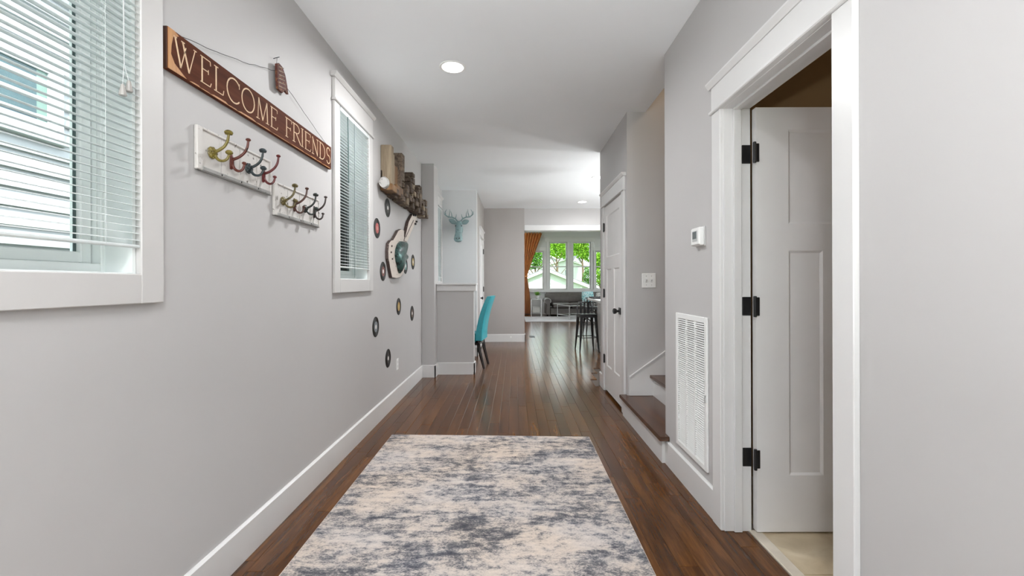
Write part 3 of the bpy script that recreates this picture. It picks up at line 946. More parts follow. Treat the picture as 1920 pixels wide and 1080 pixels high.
def pendant(x, y, z, watts, label):  # unseen globe light, added to brighten ceiling and walls
    r = thing('globe_pendant', label, 'pendant light', (x, y, CZ))
    MB().lathe([(0.06, 0), (0.06, -0.02), (0.01, -0.03)], (x, y, CZ), 'z', 20).build('canopy', M['black'], r)
    MB().tube([(x, y, CZ - 0.02), (x, y, z + 0.12)], 0.006, 8).build('stem', M['black'], r)
    MB().ball((x, y, z), 0.12, 16).build('globe', M['lamp'], r, smooth=True)
    l = bpy.data.lights.new('globe_lamp', 'POINT'); l.energy = watts; l.color = (0.97, 0.985, 1.0); l.shadow_soft_size = 0.12
    o = bpy.data.objects.new('globe_lamp', l); COL.objects.link(o); o.parent = r; o.location = (0, 0, z - CZ - 0.25)
def fill_bowl(x, y, z, watts, label):  # unseen uplight, added to throw fill light onto the ceiling
    r = thing('table_lamp', label, 'lamp', (x, y, z))
    MB().lathe([(0.08, 0), (0.085, 0.015), (0.03, 0.03), (0.05, 0.12), (0.06, 0.2), (0.03, 0.30), (0.012, 0.32), (0.012, 0.34)], (x, y, z), 'z', 20).build('base', M['pot'], r, smooth=True)
    m = MB().lathe([(0.02, 0.34), (0.10, 0.38), (0.15, 0.46), (0.153, 0.46), (0.103, 0.375), (0.02, 0.335)], (x, y, z), 'z', 24)
    m.build('bowl_shade', M['pot'], r, smooth=True)
    l = bpy.data.lights.new('bowl_lamp', 'AREA'); l.shape = 'DISK'; l.size = 0.26; l.energy = watts; l.color = (0.97, 0.985, 1.0)
    o = bpy.data.objects.new('bowl_lamp', l); COL.objects.link(o); o.parent = r; o.location = (0, 0, 0.47); o.rotation_euler = (R(180), 0, 0)
def console(x0, x1, y0, y1, h, label):  # added stand that carries a fill lamp, out of view
    r = thing('console_table', label, 'table', ((x0 + x1) / 2, (y0 + y1) / 2, 0))
    CB(x0, x1, y0, y1, h - 0.03, h).build('table_top', M['tread'], r)
    for a in (x0 + .02, x1 - .06):
        for b in (y0 + .02, y1 - .06):
            CB(a, a + .04, b, b + .04, 0, h - .03).build('leg', M['black'], r)
console(-1.15, -0.8, -1.12, -0.3, 0.45, 'low console table in the entry behind the camera, left')
console(0.62, 0.98, -1.12, -0.3, 0.45, 'low console table in the entry behind the camera, right')
fill_bowl(-0.97, -0.75, 0.45, 30, 'uplight bowl lamp on the left entry console, behind the camera')
fill_bowl(0.80, -0.75, 0.45, 32, 'uplight bowl lamp on the right entry console, behind the camera')
console(4.1, 4.5, 5.45, 6.2, 0.45, 'low console in the kitchen behind the closet wall, out of view')
fill_bowl(4.3, 5.8, 0.45, 75, 'uplight bowl lamp in the kitchen behind the closet wall, out of view')
pendant(-0.1, -0.75, 2.2, 10, 'globe pendant in the entry behind the camera')
pendant(2.1, 5.9, 1.9, 26, 'globe pendant over the near end of the kitchen island, out of view')
pendant(2.1, 7.2, 1.9, 10, 'globe pendant over the far end of the kitchen island, out of view')
l = bpy.data.lights.new('bathroom_lamp', 'POINT'); l.energy = 2.0; l.color = (1, 0.85, 0.65); l.shadow_soft_size = 0.1  # dim light without a fixture, added to lift the bathroom
o = bpy.data.objects.new('bathroom_lamp', l); o.location = (2.6, 1.1, 2.2); COL.objects.link(o)
l = bpy.data.lights.new('stair_lamp', 'POINT'); l.energy = 22; l.color = (1, 0.80, 0.58); l.shadow_soft_size = 0.15
o = bpy.data.objects.new('stair_lamp', l); o.location = (2.6, 3.4, 4.2); COL.objects.link(o)

# ------------------------------------------------------------------ blinds
def blind(y0, y1, zb, label, cords, tilt=-9):
    x = XL + 0.006
    zt = WZ1 - 0.03
    r = thing('mini_blind', label, 'blind', (x, (y0 + y1) / 2, zb), 'white mini blinds in the left windows')
    B(x - 0.014, x + 0.014, y0 + .003, y1 - .003, WZ1 - 0.028, WZ1 - 0.0005).build('head_rail', M['slat'], r)
    CB(x - 0.013, x + 0.013, y0, y1, zb, zb + 0.010, 0.003).build('bottom_rail', M['slat'], r)
    # one slat mesh shared by all
    w = 0.0125; th = 0.0005
    m = MB()
    cx, cy = x, (y0 + y1) / 2
    prof = [(-w, -0.0012), (-w * .5, 0.0003), (0, 0.0008), (w * .5, 0.0003), (w, -0.0012)]
    c, s_ = math.cos(R(tilt)), math.sin(R(tilt))
    prof = [(a * c - b * s_, a * s_ + b * c) for a, b in prof]
    n = len(prof); vs = []
    for yy in (y0 - cy, y1 - cy):
        for dz in (th, -th):
            for a, b in prof: vs.append((a, yy, b + dz))
    fs = []
    for i in range(n - 1):
        fs.append((i, i + 1, 2 * n + i + 1, 2 * n + i)); fs.append((n + i, 3 * n + i, 3 * n + i + 1, n + i + 1))
    fs += [(0, 2 * n, 3 * n, n), (n - 1, 2 * n - 1, 4 * n - 1, 3 * n - 1)]
    m.add(vs, fs)
    pitch = 0.0215; z = zb + 0.026; first = None
    while z < WZ1 - 0.035:
        if first is None:
            first = m.build('slat', M['slat'], r, local=True, smooth='all')
            o = first
        else:
            o = first.copy(); COL.objects.link(o)
        o.location = (0, 0, z - zb)
        z += pitch
    for yy in cords:
        m = MB()
        for dx in (-0.0128, 0.0128):
            m.tube([(x + dx, yy, zb + 0.005), (x + dx, yy, WZ1 - 0.03)], 0.0007, 4)
        m.tube([(x, yy + .006, zb + 0.005), (x, yy + .006, WZ1 - 0.03)], 0.0007, 4)
        m.build('ladder_cord', M['cord'], r)
    return r
b1 = blind(W1[0] + 0.004, W1[1] - 0.002, 1.318, 'large white mini blind in the nearest left window, with lift cord', [0.74, 1.255])
x = XL + 0.028
m = MB().tube([(x, 1.300, WZ1 - 0.02), (x, 1.302, 2.1), (x, 1.305, 1.86), (x + .002, 1.298, 1.80)], 0.0011, 5)
m.tube([(x, 1.306, WZ1 - 0.02), (x, 1.305, 2.1), (x, 1.306, 1.86), (x + .003, 1.318, 1.815)], 0.0011, 5)
lc = m.build('lift_cord', M['cord'], b1)
for (yy, zz) in ((1.297, 1.765), (1.318, 1.785)):
    MB().lathe([(0.0035, 0.034), (0.005, 0.030), (0.010, 0.003), (0.009, 0.0)], (x + .003, yy, zz), 'z', 10).build('tassel', M['tassel'], lc)
b2 = blind(W2[0] + 0.004, W2[1] - 0.003, 1.315, 'narrow white mini blind in the second left window, with a tilt wand', [3.10, 3.40])
MB().tube([(XL + 0.03, 3.06, 2.37), (XL + 0.034, 3.062, 1.91)], 0.0035, 6).build('tilt_wand', M['gasket'], b2)
MB().tube([(XL + 0.028, 3.19, 2.37), (XL + 0.028, 3.19, 1.25)], 0.0014, 5).build('lift_cord', M['gasket'], b2)
blind(W3[0] + 0.004, W3[1] - 0.003, 1.30, 'white mini blind of the nook window, seen edge-on', [6.6, 6.9])

# ------------------------------------------------------------------ welcome sign
SX = -1.168
sy0, sy1, sz0, sz1 = 1.4775, 2.800, 1.936, 2.080
sg = thing('wooden_sign', 'long brown wooden sign with carved cream letters WELCOME FRIENDS, hung on wire', 'sign', (XL, (sy0 + sy1) / 2, sz0))
m = MB(); m.tone = 0.4
m.cbox(-1.188, SX, sy0, sy1, sz0, sz1, 0.003)
m.build('board', M['sign'], sg)
# raw orange wood where the stain is worn at the left end, dark end grain
def rr(): return random.uniform(-1, 1)
m = MB(); m.tone = 0.5
pts = [(sy0 + .002, sz0 + .002), (sy0 + 0.085, sz0 + .002), (sy0 + 0.06, sz0 + 0.014), (sy0 + 0.030, sz0 + 0.030), (sy0 + 0.014, sz0 + 0.055), (sy0 + 0.016, sz0 + 0.085), (sy0 + 0.024, sz0 + 0.118), (sy0 + 0.05, sz1 - .010), (sy0 + 0.03, sz1 - .002), (sy0 + .002, sz1 - .002)]
m.prism(pts, 'x', SX - 0.001, SX + 0.0006)
m.build('worn_corner', M['sign_raw'], sg)
m = MB().cbox(-1.187, SX - 0.002, sy0 - 0.0012, sy0 + 0.002, sz0 + .001, sz1 - .001, 0.001)
m.build('end_grain', M['sign_end'], sg)
m = MB(); m.tone = .5
y = sy0 + 0.10
while y < sy1 - 0.02:
    l = random.uniform(0.05, 0.2); l = min(l, sy1 - 0.003 - y); h = random.uniform(0.004, 0.010)
    m.prism([(y, sz0 + .001), (y + l, sz0 + .001), (y + l * .8, sz0 + h), (y + l * .2, sz0 + h * .8)], 'x', SX - 0.001, SX + 0.0005)
    y += l * 0.9
m.build('worn_edge', M['sign_raw'], sg)
# letters: strokes in a unit box (u 0..1 across, v 0..1 up); each stroke (points, width0, width1)
def arc(cx, cy, rx, ry, a0, a1, n=14):
    return [(cx + rx * math.cos(R(a0 + (a1 - a0) * i / n)), cy + ry * math.sin(R(a0 + (a1 - a0) * i / n))) for i in range(n + 1)]
TH, TN = 0.0068, 0.0034
LET = {
 'W': [([(0.06, 1), (0.30, 0)], TH), ([(0.30, 0), (0.52, 0.86)], TN), ([(0.38, 1), (0.66, 0)], TH), ([(0.66, 0), (0.93, 1)], TN), ([(0, 1), (0.14, 1)], TN), ([(0.32, 1), (0.47, 1)], TN), ([(0.86, 1), (1, 1)], TN)],
 'E': [([(0.14, 0), (0.14, 1)], TH), ([(0, 1), (0.9, 1)], TN), ([(0.9, 1), (0.93, 0.84)], TN), ([(0.14, 0.54), (0.72, 0.54)], TN), ([(0.72, 0.62), (0.72, 0.44)], TN), ([(0, 0), (0.9, 0)], TN), ([(0.9, 0), (1, 0.16)], TN)],
 'L': [([(0.2, 0), (0.2, 1)], TH), ([(0, 1), (0.42, 1)], TN), ([(0, 0), (0.92, 0)], TN), ([(0.92, 0), (1, 0.2)], TN)],
 'C': [(arc(0.55, 0.5, 0.52, 0.52, 42, 318, 18), 0.0058), ([(0.94, 0.95), (0.94, 0.72)], TN)],
 'O': [(arc(0.5, 0.5, 0.48, 0.52, 0, 360, 24), 0.0058)],
 'M': [([(0.12, 0), (0.18, 1)], TN), ([(0.18, 1), (0.50, 0.02)], TH), ([(0.50, 0.02), (0.82, 1)], TN), ([(0.82, 1), (0.88, 0)], TH), ([(0, 0), (0.25, 0)], TN), ([(0.74, 0), (1, 0)], TN)],
 'F': [([(0.18, 0), (0.18, 1)], TH), ([(0, 1), (0.95, 1)], TN), ([(0.95, 1), (1, 0.84)], TN), ([(0.18, 0.52), (0.78, 0.52)], TN), ([(0.78, 0.6), (0.78, 0.42)], TN), ([(0, 0), (0.4, 0)], TN)],
 'R': [([(0.16, 0), (0.16, 1)], TH), ([(0, 1), (0.45, 1)] + arc(0.45, 0.76, 0.38, 0.24, 90, -90, 10) + [(0.16, 0.52)], 0.0045), ([(0.42, 0.52), (1, 0)], TH), ([(0, 0), (0.34, 0)], TN)],
 'I': [([(0.5, 0), (0.5, 1)], TH), ([(0.1, 1), (0.9, 1)], TN), ([(0.1, 0), (0.9, 0)], TN)],
 'N': [([(0.15, 0), (0.15, 1)], TN), ([(0.08, 1), (0.85, 0)], TH), ([(0.85, 0), (0.85, 1)], TN), ([(0, 0), (0.32, 0)], TN), ([(0.7, 1), (1, 1)], TN)],
 'D': [([(0.16, 0), (0.16, 1)], TH), ([(0, 1), (0.38, 1)] + arc(0.38, 0.5, 0.58, 0.5, 90, -90, 14) + [(0, 0)], 0.0048)],
 'S': [(arc(0.5, 0.75, 0.38, 0.26, 25, 250, 12) + arc(0.5, 0.25, 0.42, 0.26, 80, -155, 12), 0.0056)],
}
def stroke(m, pts, w, x0, x1):
    P = [Vector(p) for p in pts]; n = len(P); vs = []
    for xx in (x0, x1):
        for i in range(n):
            d = (P[min(i + 1, n - 1)] - P[max(i - 1, 0)]).normalized(); q = Vector((-d.y, d.x)) * w / 2
            vs.append((xx, P[i].x + q.x, P[i].y + q.y)); vs.append((xx, P[i].x - q.x, P[i].y - q.y))
    fs = []; k = 2 * n
    for i in range(n - 1):
        a = 2 * i
        fs += [(k + a, k + a + 2, k + a + 3, k + a + 1), (a, a + 1, a + 3, a + 2), (a, a + 2, k + a + 2, k + a), (a + 1, k + a + 1, k + a + 3, a + 3)]
    fs += [(0, k, k + 1, 1), (2 * n - 2, 2 * n - 1, k + 2 * n - 1, k + 2 * n - 2)]
    m.add(vs, fs)
spots = [('W', 1.503, 1.612), ('E', 1.632, 1.690), ('L', 1.706, 1.763), ('C', 1.780, 1.868), ('O', 1.878, 1.972), ('M', 1.985, 2.088), ('E', 2.102, 2.165),
         ('F', 2.238, 2.302), ('R', 2.310, 2.398), ('I', 2.400, 2.432), ('E', 2.446, 2.518), ('N', 2.530, 2.616), ('D', 2.626, 2.706), ('S', 2.724, 2.785)]
for ch, a, b in spots:
    m = MB(); z0, z1 = 1.964, 2.060
    for pts, wd in LET[ch]:
        stroke(m, [(a + (b - a) * p[0], z0 + (z1 - z0) * p[1]) for p in pts], wd, SX - 0.001, SX + 0.0008)
    m.build('letter', M['cream'], sg)
# wire, nail, tag
wx = XL + 0.008
def sagline(p, q, amp, n=14, seed=1):
    out = []; rs2 = random.Random(seed)
    for i in range(n + 1):
        t = i / n
        out.append((wx + 0.004, p[0] + (q[0] - p[0]) * t, p[1] + (q[1] - p[1]) * t - math.sin(math.pi * t) * amp + rs2.uniform(-.003, .003) * (0 < i < n)))
    return out
m = MB().tube([(-1.176, 1.545, 2.07)] + sagline((1.55, 2.083), (2.168, 2.262), 0.012), 0.0012, 5)
m.tube(sagline((2.168, 2.262), (2.74, 2.085), 0.004, seed=2) + [(-1.176, 2.745, 2.07)], 0.0012, 5)
m.build('hanging_wire', M['black'], sg)
m = MB().tube([(XL - 0.001, 2.168, 2.322), (XL + 0.03, 2.168, 2.330)], 0.0018, 6)
m.tube([(wx + .01, 2.168, 2.326), (wx + .006, 2.168, 2.262)], 0.0009, 5)
m.build('nail', M['black'], sg)
m = MB()
m.prism([(2.155, 2.290), (2.172, 2.302), (2.205, 2.298), (2.232, 2.270), (2.250, 2.225), (2.262, 2.185), (2.225, 2.190), (2.205, 2.168), (2.165, 2.172), (2.158, 2.22)], 'x', XL + 0.014, XL + 0.026)
tg = m.build('tag', M['rusty_tag'], sg)
m = MB()
for k in range(6):
    z = 2.185 + k * 0.019
    m.add([(XL + 0.0268, 2.168, z), (XL + 0.0268, 2.168, z + .005), (XL + 0.0268, 2.235 - k * .004, z + .018), (XL + 0.0268, 2.235 - k * .004, z + .013)], [(0, 1, 2, 3)])
m.build('tag_stripe', M['old_orange'], tg)

# ------------------------------------------------------------------ coat racks
def hook(parent_label, y, z, xb, mat, kind, s=1.0):
    """cast iron coat hook mesh (two arms, knobs)"""
    m = MB()
    if kind == 0:       # round rosette with petals, ball ends
        m.lathe([(0.021 * s, 0), (0.024 * s, 0.003), (0.020 * s, 0.009), (0.014 * s, 0.016), (0.006 * s, 0.020)], (xb, y, z), 'x', 16)
        for k in range(8):
            t = 2 * math.pi * k / 8
            m.ball((xb + 0.008, y + 0.017 * s * math.cos(t), z + 0.017 * s * math.sin(t)), 0.006 * s, 8)
        up = [(xb + 0.012, y, z + 0.004), (xb + 0.03 * s, y, z + 0.010), (xb + 0.052 * s, y, z + 0.026), (xb + 0.064 * s, y, z + 0.048), (xb + 0.068 * s, y, z + 0.072)]
        lo = [(xb + 0.012, y, z - 0.006), (xb + 0.026 * s, y, z - 0.026), (xb + 0.045 * s, y, z - 0.032), (xb + 0.062 * s, y, z - 0.024), (xb + 0.070 * s, y, z - 0.006)]
        kr = 0.0135
    else:               # slender spine
        m.loft([((xb + 0.002, y, z - 0.034), (0.004, 0, 0), (0, 0.007, 0)), ((xb + 0.005, y, z - 0.012), (0.007, 0, 0), (0, 0.011, 0)), ((xb + 0.005, y, z + 0.014), (0.006, 0, 0), (0, 0.009, 0)), ((xb + 0.002, y, z + 0.036), (0.003, 0, 0), (0, 0.004, 0))], 10)
        up = [(xb + 0.006, y, z + 0.006), (xb + 0.03 * s, y, z + 0.014), (xb + 0.055 * s, y, z + 0.032), (xb + 0.069 * s, y, z + 0.055), (xb + 0.074 * s, y, z + 0.084)]
        lo = [(xb + 0.006, y, z - 0.012), (xb + 0.018 * s, y, z - 0.034), (xb + 0.036 * s, y, z - 0.042), (xb + 0.051 * s, y, z - 0.033), (xb + 0.057 * s, y, z - 0.014)]
        kr = 0.009
    def smoothp(P, n=4):
        out = []
        for i in range(len(P) - 1):
            p0 = Vector(P[max(i - 1, 0)]); p1 = Vector(P[i]); p2 = Vector(P[i + 1]); p3 = Vector(P[min(i + 2, len(P) - 1)])
            for k in range(n):
                t = k / n
                out.append(0.5 * ((2 * p1) + (-p0 + p2) * t + (2 * p0 - 5 * p1 + 4 * p2 - p3) * t * t + (-p0 + 3 * p1 - 3 * p2 + p3) * t ** 3))
        out.append(Vector(P[-1])); return out
    U = smoothp(up); L = smoothp(lo)
    m.tube(U, [0.0065 - 0.0022 * i / len(U) for i in range(len(U))], 8)
    m.tube(L, [0.0062 - 0.002 * i / len(L) for i in range(len(L))], 8)
    m.ball((U[-1].x, U[-1].y, U[-1].z + kr * .5), kr, 10, (1.15, 1.15, 0.75))
    m.ball((L[-1].x, L[-1].y, L[-1].z + kr * .5), kr * 0.92, 10, (1.1, 1.1, 0.8))
    if kind == 0:
        for k in range(6):
            t = 2 * math.pi * k / 6
            m.ball((U[-1].x + kr * .75 * math.cos(t), y + kr * .75 * math.sin(t), U[-1].z + kr * .3), kr * .42, 6)
    return m
def rack(y0, z0, label, cols, sc=1.0):
    L, H = 0.500, 0.165
    r = thing('coat_rack', label, 'coat rack', (XL, y0 + L / 2, z0), 'white coat racks under the sign')
    xb, xf = XL + 0.001, XL + 0.015
    p = MB().cbox(xb, xb + 0.008, y0 + .006, y0 + L - .006, z0 + .006, z0 + H - .006, 0.001)
    p.build('back_board', M['rack_white'], r)
    e = 0.030
    MB().cbox(xb, xf, y0, y0 + e, z0, z0 + H, 0.0025).build('frame_rail', [M['rack_white']], r)
    MB().cbox(xb, xf, y0 + L - 0.012, y0 + L, z0, z0 + H, 0.0025).build('frame_rail', [M['rack_white']], r)
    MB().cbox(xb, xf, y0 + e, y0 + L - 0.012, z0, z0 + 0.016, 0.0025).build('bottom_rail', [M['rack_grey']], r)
    MB().cbox(xb, xf, y0 + e, y0 + L - 0.012, z0 + H - 0.010, z0 + H, 0.0025).build('frame_rail', [M['rack_white']], r)
    MB().cbox(xb + .001, xf - .001, y0 + .002, y0 + L - .002, z0 - 0.0025, z0 - 0.0001, 0.001).build('underside_strip', M['grey_paint'], r)  # dark sheet that paints the shade under the rack
    for k in (1, 2, 3):
        yy = y0 + L * k / 4 + 0.012
        MB().cbox(xb + .0075, xb + 0.0105, yy - 0.0045, yy - 0.001, z0 + .013, z0 + H - .013, 0.0008).build('divider', M['rack_white'], r)
        MB().box(xb + .0075, xb + 0.0088, yy - 0.001, yy + 0.0018, z0 + .013, z0 + H - .013).build('divider_shadow_groove', M['guitar_side'], r)
        MB().ball((xf - .001, yy, z0 + 0.008), 0.004, 8).build('nail_head', M['black'], r)
    for k, (c, kind) in enumerate(cols):
        yy = y0 + 0.083 + 0.1165 * k
        h = hook('', yy, z0 + 0.082, xb + 0.008, None, kind, sc).build('hook', HOOK[c], r, smooth=True)
        h['label'] = {'yellow': 'mustard yellow', 'rust': 'rust red', 'slate': 'slate blue', 'red': 'dark red', 'olive': 'olive', 'brown': 'brown', 'green': 'dark green', 'umber': 'dark brown'}[c] + ' cast iron coat hook'
    return r
rack(1.625, 1.636, 'nearer and higher white rack with yellow, rust, slate and red hooks, under the sign', [('yellow', 0), ('rust', 1), ('slate', 0), ('red', 1)])
rack(2.149, 1.546, 'farther and lower white rack with olive and brown hooks, beside the second window', [('olive', 0), ('brown', 1), ('green', 0), ('umber', 1)], 0.95)

# ------------------------------------------------------------------ records on the wall
def record(y, z, lab, hub, label):
    r = thing('vinyl_record', label, 'record', (XL, y, z), 'small records stuck on the left wall')
    prof = [(0.0875, 0.0005), (0.0875, 0.0025), (0.0865, 0.003)]
    rr_ = 0.083
    while rr_ > 0.050:
        prof += [(rr_, 0.0030), (rr_ - 0.002, 0.0022)]; rr_ -= 0.005
    prof += [(0.047, 0.0028), (0.046, 0.0028)]
    m = MB().lathe(prof, (XL, y, z), 'x', 40)
    m.build('disc', M['vinyl_black'], r)
    key = 'label_' + lab
    MB().lathe([(0.046, 0.0024), (0.046, 0.0034), (0.0195, 0.0034)], (XL, y, z), 'x', 32).build('paper_label', M[key], r)
    MB().lathe([(0.0195, 0.003), (0.0193, 0.0036), (0.004, 0.0036)], (XL, y, z), 'x', 20).build('centre_hole', M['label_' + hub], r)
M['label_white'] = mat_plain('label_white', (0.75, 0.73, 0.70), 0.6, 0.05, 80)
M['label_red'] = mat_plain('label_red', (0.42, 0.10, 0.09), 0.6, 0.12, 80)
M['label_rose'] = mat_plain('label_rose', (0.50, 0.26, 0.22), 0.6, 0.12, 80)
M['label_maroon'] = mat_plain('label_maroon', (0.20, 0.075, 0.06), 0.6, 0.12, 80)
M['label_teal'] = mat_plain('label_teal', (0.16, 0.30, 0.28), 0.6, 0.12, 80)
M['label_gold'] = mat_plain('label_gold', (0.48, 0.36, 0.14), 0.6, 0.12, 80)
M['label_amber'] = mat_plain('label_amber', (0.42, 0.27, 0.08), 0.6, 0.12, 80)
M['label_grey'] = mat_plain('label_grey', (0.20, 0.22, 0.24), 0.6, 0.15, 80)
M['label_black'] = mat_plain('label_black', (0.035, 0.03, 0.028), 0.5, 0.15, 80)
M['label_brown'] = mat_plain('label_brown', (0.15, 0.10, 0.075), 0.6, 0.15, 80)
for a in [(4.117, 1.918, 'black', 'white', 'record with dark label right under the wooden wall sculpture, topmost of all records'),
          (3.796, 1.686, 'red', 'rose', 'record with a red label beside the second window casing'),
          (3.966, 1.316, 'maroon', 'white', 'record with a maroon label at the lower left of the guitar'),
          (4.787, 1.398, 'teal', 'white', 'record with a teal green label just right of the guitar body'),
          (5.140, 1.458, 'gold', 'white', 'record with a gold label, rightmost one beside the guitar'),
          (4.499, 0.969, 'amber', 'gold', 'record with an amber yellow label below the guitar'),
          (5.088, 0.858, 'brown', 'white', 'record with a brown label nearest the wall corner, below the guitar'),
          (3.752, 0.834, 'grey', 'white', 'record with a large grey label below the second window'),
          (4.117, 0.502, 'black', 'white', 'record with a dark label beside the outlet, lowest of all records')]:
    record(*a)

# ------------------------------------------------------------------ outlet, switch, thermostat, vent
ol = thing('wall_outlet', 'white outlet plate low on the left wall by the lowest record', 'outlet', (XL, 4.44, 0.387))
CB(XL, XL + 0.005, 4.405, 4.475, 0.33, 0.445, 0.003).build('cover_plate', M['white_plate'], ol)
for z in (0.367, 0.408):
    CB(XL + 0.004, XL + 0.007, 4.424, 4.456, z - 0.014, z + 0.014, 0.002).build('socket', M['trim'], ol)
sw = thing('light_switch', 'white double switch plate on the staircase wall', 'switch', (1.22, 3.945, 1.225))
CB(1.152, 1.277, 3.938, 3.945, 1.160, 1.290, 0.003).build('cover_plate', M['white_plate'], sw)
for x in (1.191, 1.238):
    CB(x - 0.009, x + 0.009, 3.936, 3.9385, 1.207, 1.243, 0.001).build('toggle_bezel', M['trim'], sw)
    MB().prism([(3.9365, 1.218), (3.9365, 1.232), (3.924, 1.240), (3.924, 1.234)], 'x', x - 0.005, x + 0.005).build('toggle', M['white_plate'], sw)
    for z in (1.185, 1.265): MB().ball((x, 3.938, z), 0.003, 8).build('screw', M['grey_paint'], sw)
sw2 = thing('outlet_plate', 'tiny doorstop bumper on the far baseboard', 'doorstop', (-0.07, 8.985, 0.10))
MB().lathe([(0.012, 0), (0.012, -0.006), (0.005, -0.008), (0.005, -0.05), (0.011, -0.052), (0.011, -0.065)], (-0.07, 8.985, 0.10), 'y', 12).build('bumper', M['white_plate'], sw2)
sw2.name = 'door_stop_bumper'
th = thing('thermostat', 'white square thermostat with grey display above the vent', 'thermostat', (XR, 2.385, 1.455))
CB(0.986, XR - 0.003, 2.330, 2.440, 1.407, 1.503, 0.006).build('housing', M['white_plate'], th)
CB(XR - 0.006, XR, 2.326, 2.444, 1.402, 1.508, 0.002).build('wall_plate', M['trim'], th)
CB(0.9845, 0.987, 2.352, 2.418, 1.428, 1.486, 0.001).build('display_bezel', M['display_bezel'], th)
CB(0.9838, 0.9855, 2.362, 2.412, 1.443, 1.482, 0.0006).build('display', M['screen'], th)

vent = thing('return_vent', 'tall white louvred return air grille on the right wall', 'vent', (XR, 2.51, 0.2))
vy0, vy1, vz0, vz1 = 2.294, 2.733, 0.205, 1.020
x0, x1 = XR - 0.012, XR
m = MB()
fw = 0.032
m.cbox(x0, x1, vy0, vy0 + fw, vz0, vz1, 0.003); m.cbox(x0, x1, vy1 - fw, vy1, vz0, vz1, 0.003)
m.cbox(x0, x1, vy0 + fw, vy1 - fw, vz0, vz0 + fw, 0.003); m.cbox(x0, x1, vy0 + fw, vy1 - fw, vz1 - fw, vz1, 0.003)
for k in (1, 2):
    yy = vy0 + fw + (vy1 - vy0 - 2 * fw) * k / 3
    m.box(x0 + .002, x1 - .001, yy - 0.006, yy + 0.006, vz0 + fw, vz1 - fw)
m.build('grille_frame', M['white_plate'], vent)
B(x1 - 0.002, x1 - .0005, vy0 + fw, vy1 - fw, vz0 + fw, vz1 - fw).build('filter_back', M['vent_back'], vent)
m = MB(); z = vz0 + fw + 0.004
while z < vz1 - fw - 0.008:
    for k in range(3):
        ya = vy0 + fw + (vy1 - vy0 - 2 * fw) * k / 3 + 0.006; yb = vy0 + fw + (vy1 - vy0 - 2 * fw) * (k + 1) / 3 - 0.006
        vs = [(x0 + .0015, ya, z - .001), (x0 + .0015, yb, z - .001), (x1 - .002, yb, z + 0.0045), (x1 - .002, ya, z + 0.0045),
              (x0 + .0015, ya, z), (x0 + .0015, yb, z), (x1 - .002, yb, z + 0.0060), (x1 - .002, ya, z + 0.0060)]
        m.add(vs, [(0, 1, 2, 3), (4, 5, 6, 7), (0, 1, 5, 4), (2, 3, 7, 6)])
    z += 0.0125
o = m.build('louvre', M['white_plate'], vent); o['kind'] = 'stuff'
m = MB().tube([(x0 - .004, vy0 + 0.010, 0.57), (x0 - .006, vy0 + 0.010, 0.59), (x0 - .004, vy0 + 0.010, 0.61)], 0.003, 6)
m.build('latch', M['display_bezel'], vent)

fv = thing('floor_register', 'small black floor register on the far floor', 'floor vent', (0.40, 9.9, 0))
m = MB().cbox(0.34, 0.46, 9.75, 10.03, 0, 0.006, 0.002); m.build('register_frame', M['black'], fv)
for k in range(6):
    B(0.352 + k * 0.017, 0.360 + k * 0.017, 9.77, 10.01, 0.006, 0.009).build('louvre', M['black'], fv)

# ------------------------------------------------------------------ guitar wall art
gt = thing('guitar_wall_art', 'cream distressed guitar-shaped wall art with a teal metal piece', 'wall art', (XL, 4.4, 1.257))
body = [(4.16, 1.262), (4.30, 1.256), (4.45, 1.266), (4.56, 1.30), (4.64, 1.36), (4.67, 1.44), (4.63, 1.52), (4.67, 1.58), (4.72, 1.63), (4.74, 1.665),
        (4.62, 1.70), (4.615, 1.768), (4.50, 1.765), (4.385, 1.736), (4.33, 1.70), (4.27, 1.665), (4.20, 1.625), (4.12, 1.61), (4.06, 1.58), (4.034, 1.505), (4.04, 1.434), (4.075, 1.385), (4.10, 1.34), (4.13, 1.30)]
def slab(m, pts, x0, x1, bev=0.004):
    """polygon on the wall (y,z) from x0 out to x1; material 0 face, 1 side"""
    n = len(pts); c = (sum(p[0] for p in pts) / n, sum(p[1] for p in pts) / n)
    def ins(p): 
        d = Vector((c[0] - p[0], c[1] - p[1])); L = d.length
        return (p[0] + d.x / L * bev, p[1] + d.y / L * bev)
    vs = [(x0, p[0], p[1]) for p in pts] + [(x1 - bev * .6, p[0], p[1]) for p in pts] + [(x1,) + ins(p) for p in pts]
    m.cur = 1
    m.add(vs, [(i, (i + 1) % n, n + (i + 1) % n, n + i) for i in range(n)] + [(n + i, n + (i + 1) % n, 2 * n + (i + 1) % n, 2 * n + i) for i in range(n)] + [tuple(range(n))])
    b = len(m.v) - 3 * n
    m.cur = 0
    m.f.append(tuple(b + 2 * n + i for i in range(n))); m.m.append(0); m.t.append(m.tone)
m = MB(); slab(m, body, XL + 0.002, XL + 0.03); m.build('guitar_body', [M['guitar_white'], M['guitar_side']], gt)
m = MB(); slab(m, [(4.60, 1.655), (4.72, 1.655), (5.07, 1.885), (4.95, 1.975), (4.80, 1.885)], XL + 0.002, XL + 0.036); m.build('guitar_neck', [M['guitar_white'], M['guitar_side']], gt)
m = MB(); slab(m, [(4.95, 1.965), (5.08, 1.885), (5.13, 1.905), (5.22, 1.985), (5.21, 2.015), (5.10, 2.01), (5.00, 2.0)], XL + 0.002, XL + 0.032, 0.003); m.build('headstock', [M['guitar_white'], M['guitar_side']], gt)
for (y, z) in ((5.02, 1.99), (5.10, 2.0), (5.16, 1.935), (5.10, 1.90)):
    MB().lathe([(0.012, 0), (0.012, 0.02), (0.006, 0.024)], (XL + 0.03, y, z), 'x', 10).build('tuning_peg', M['black'], gt)
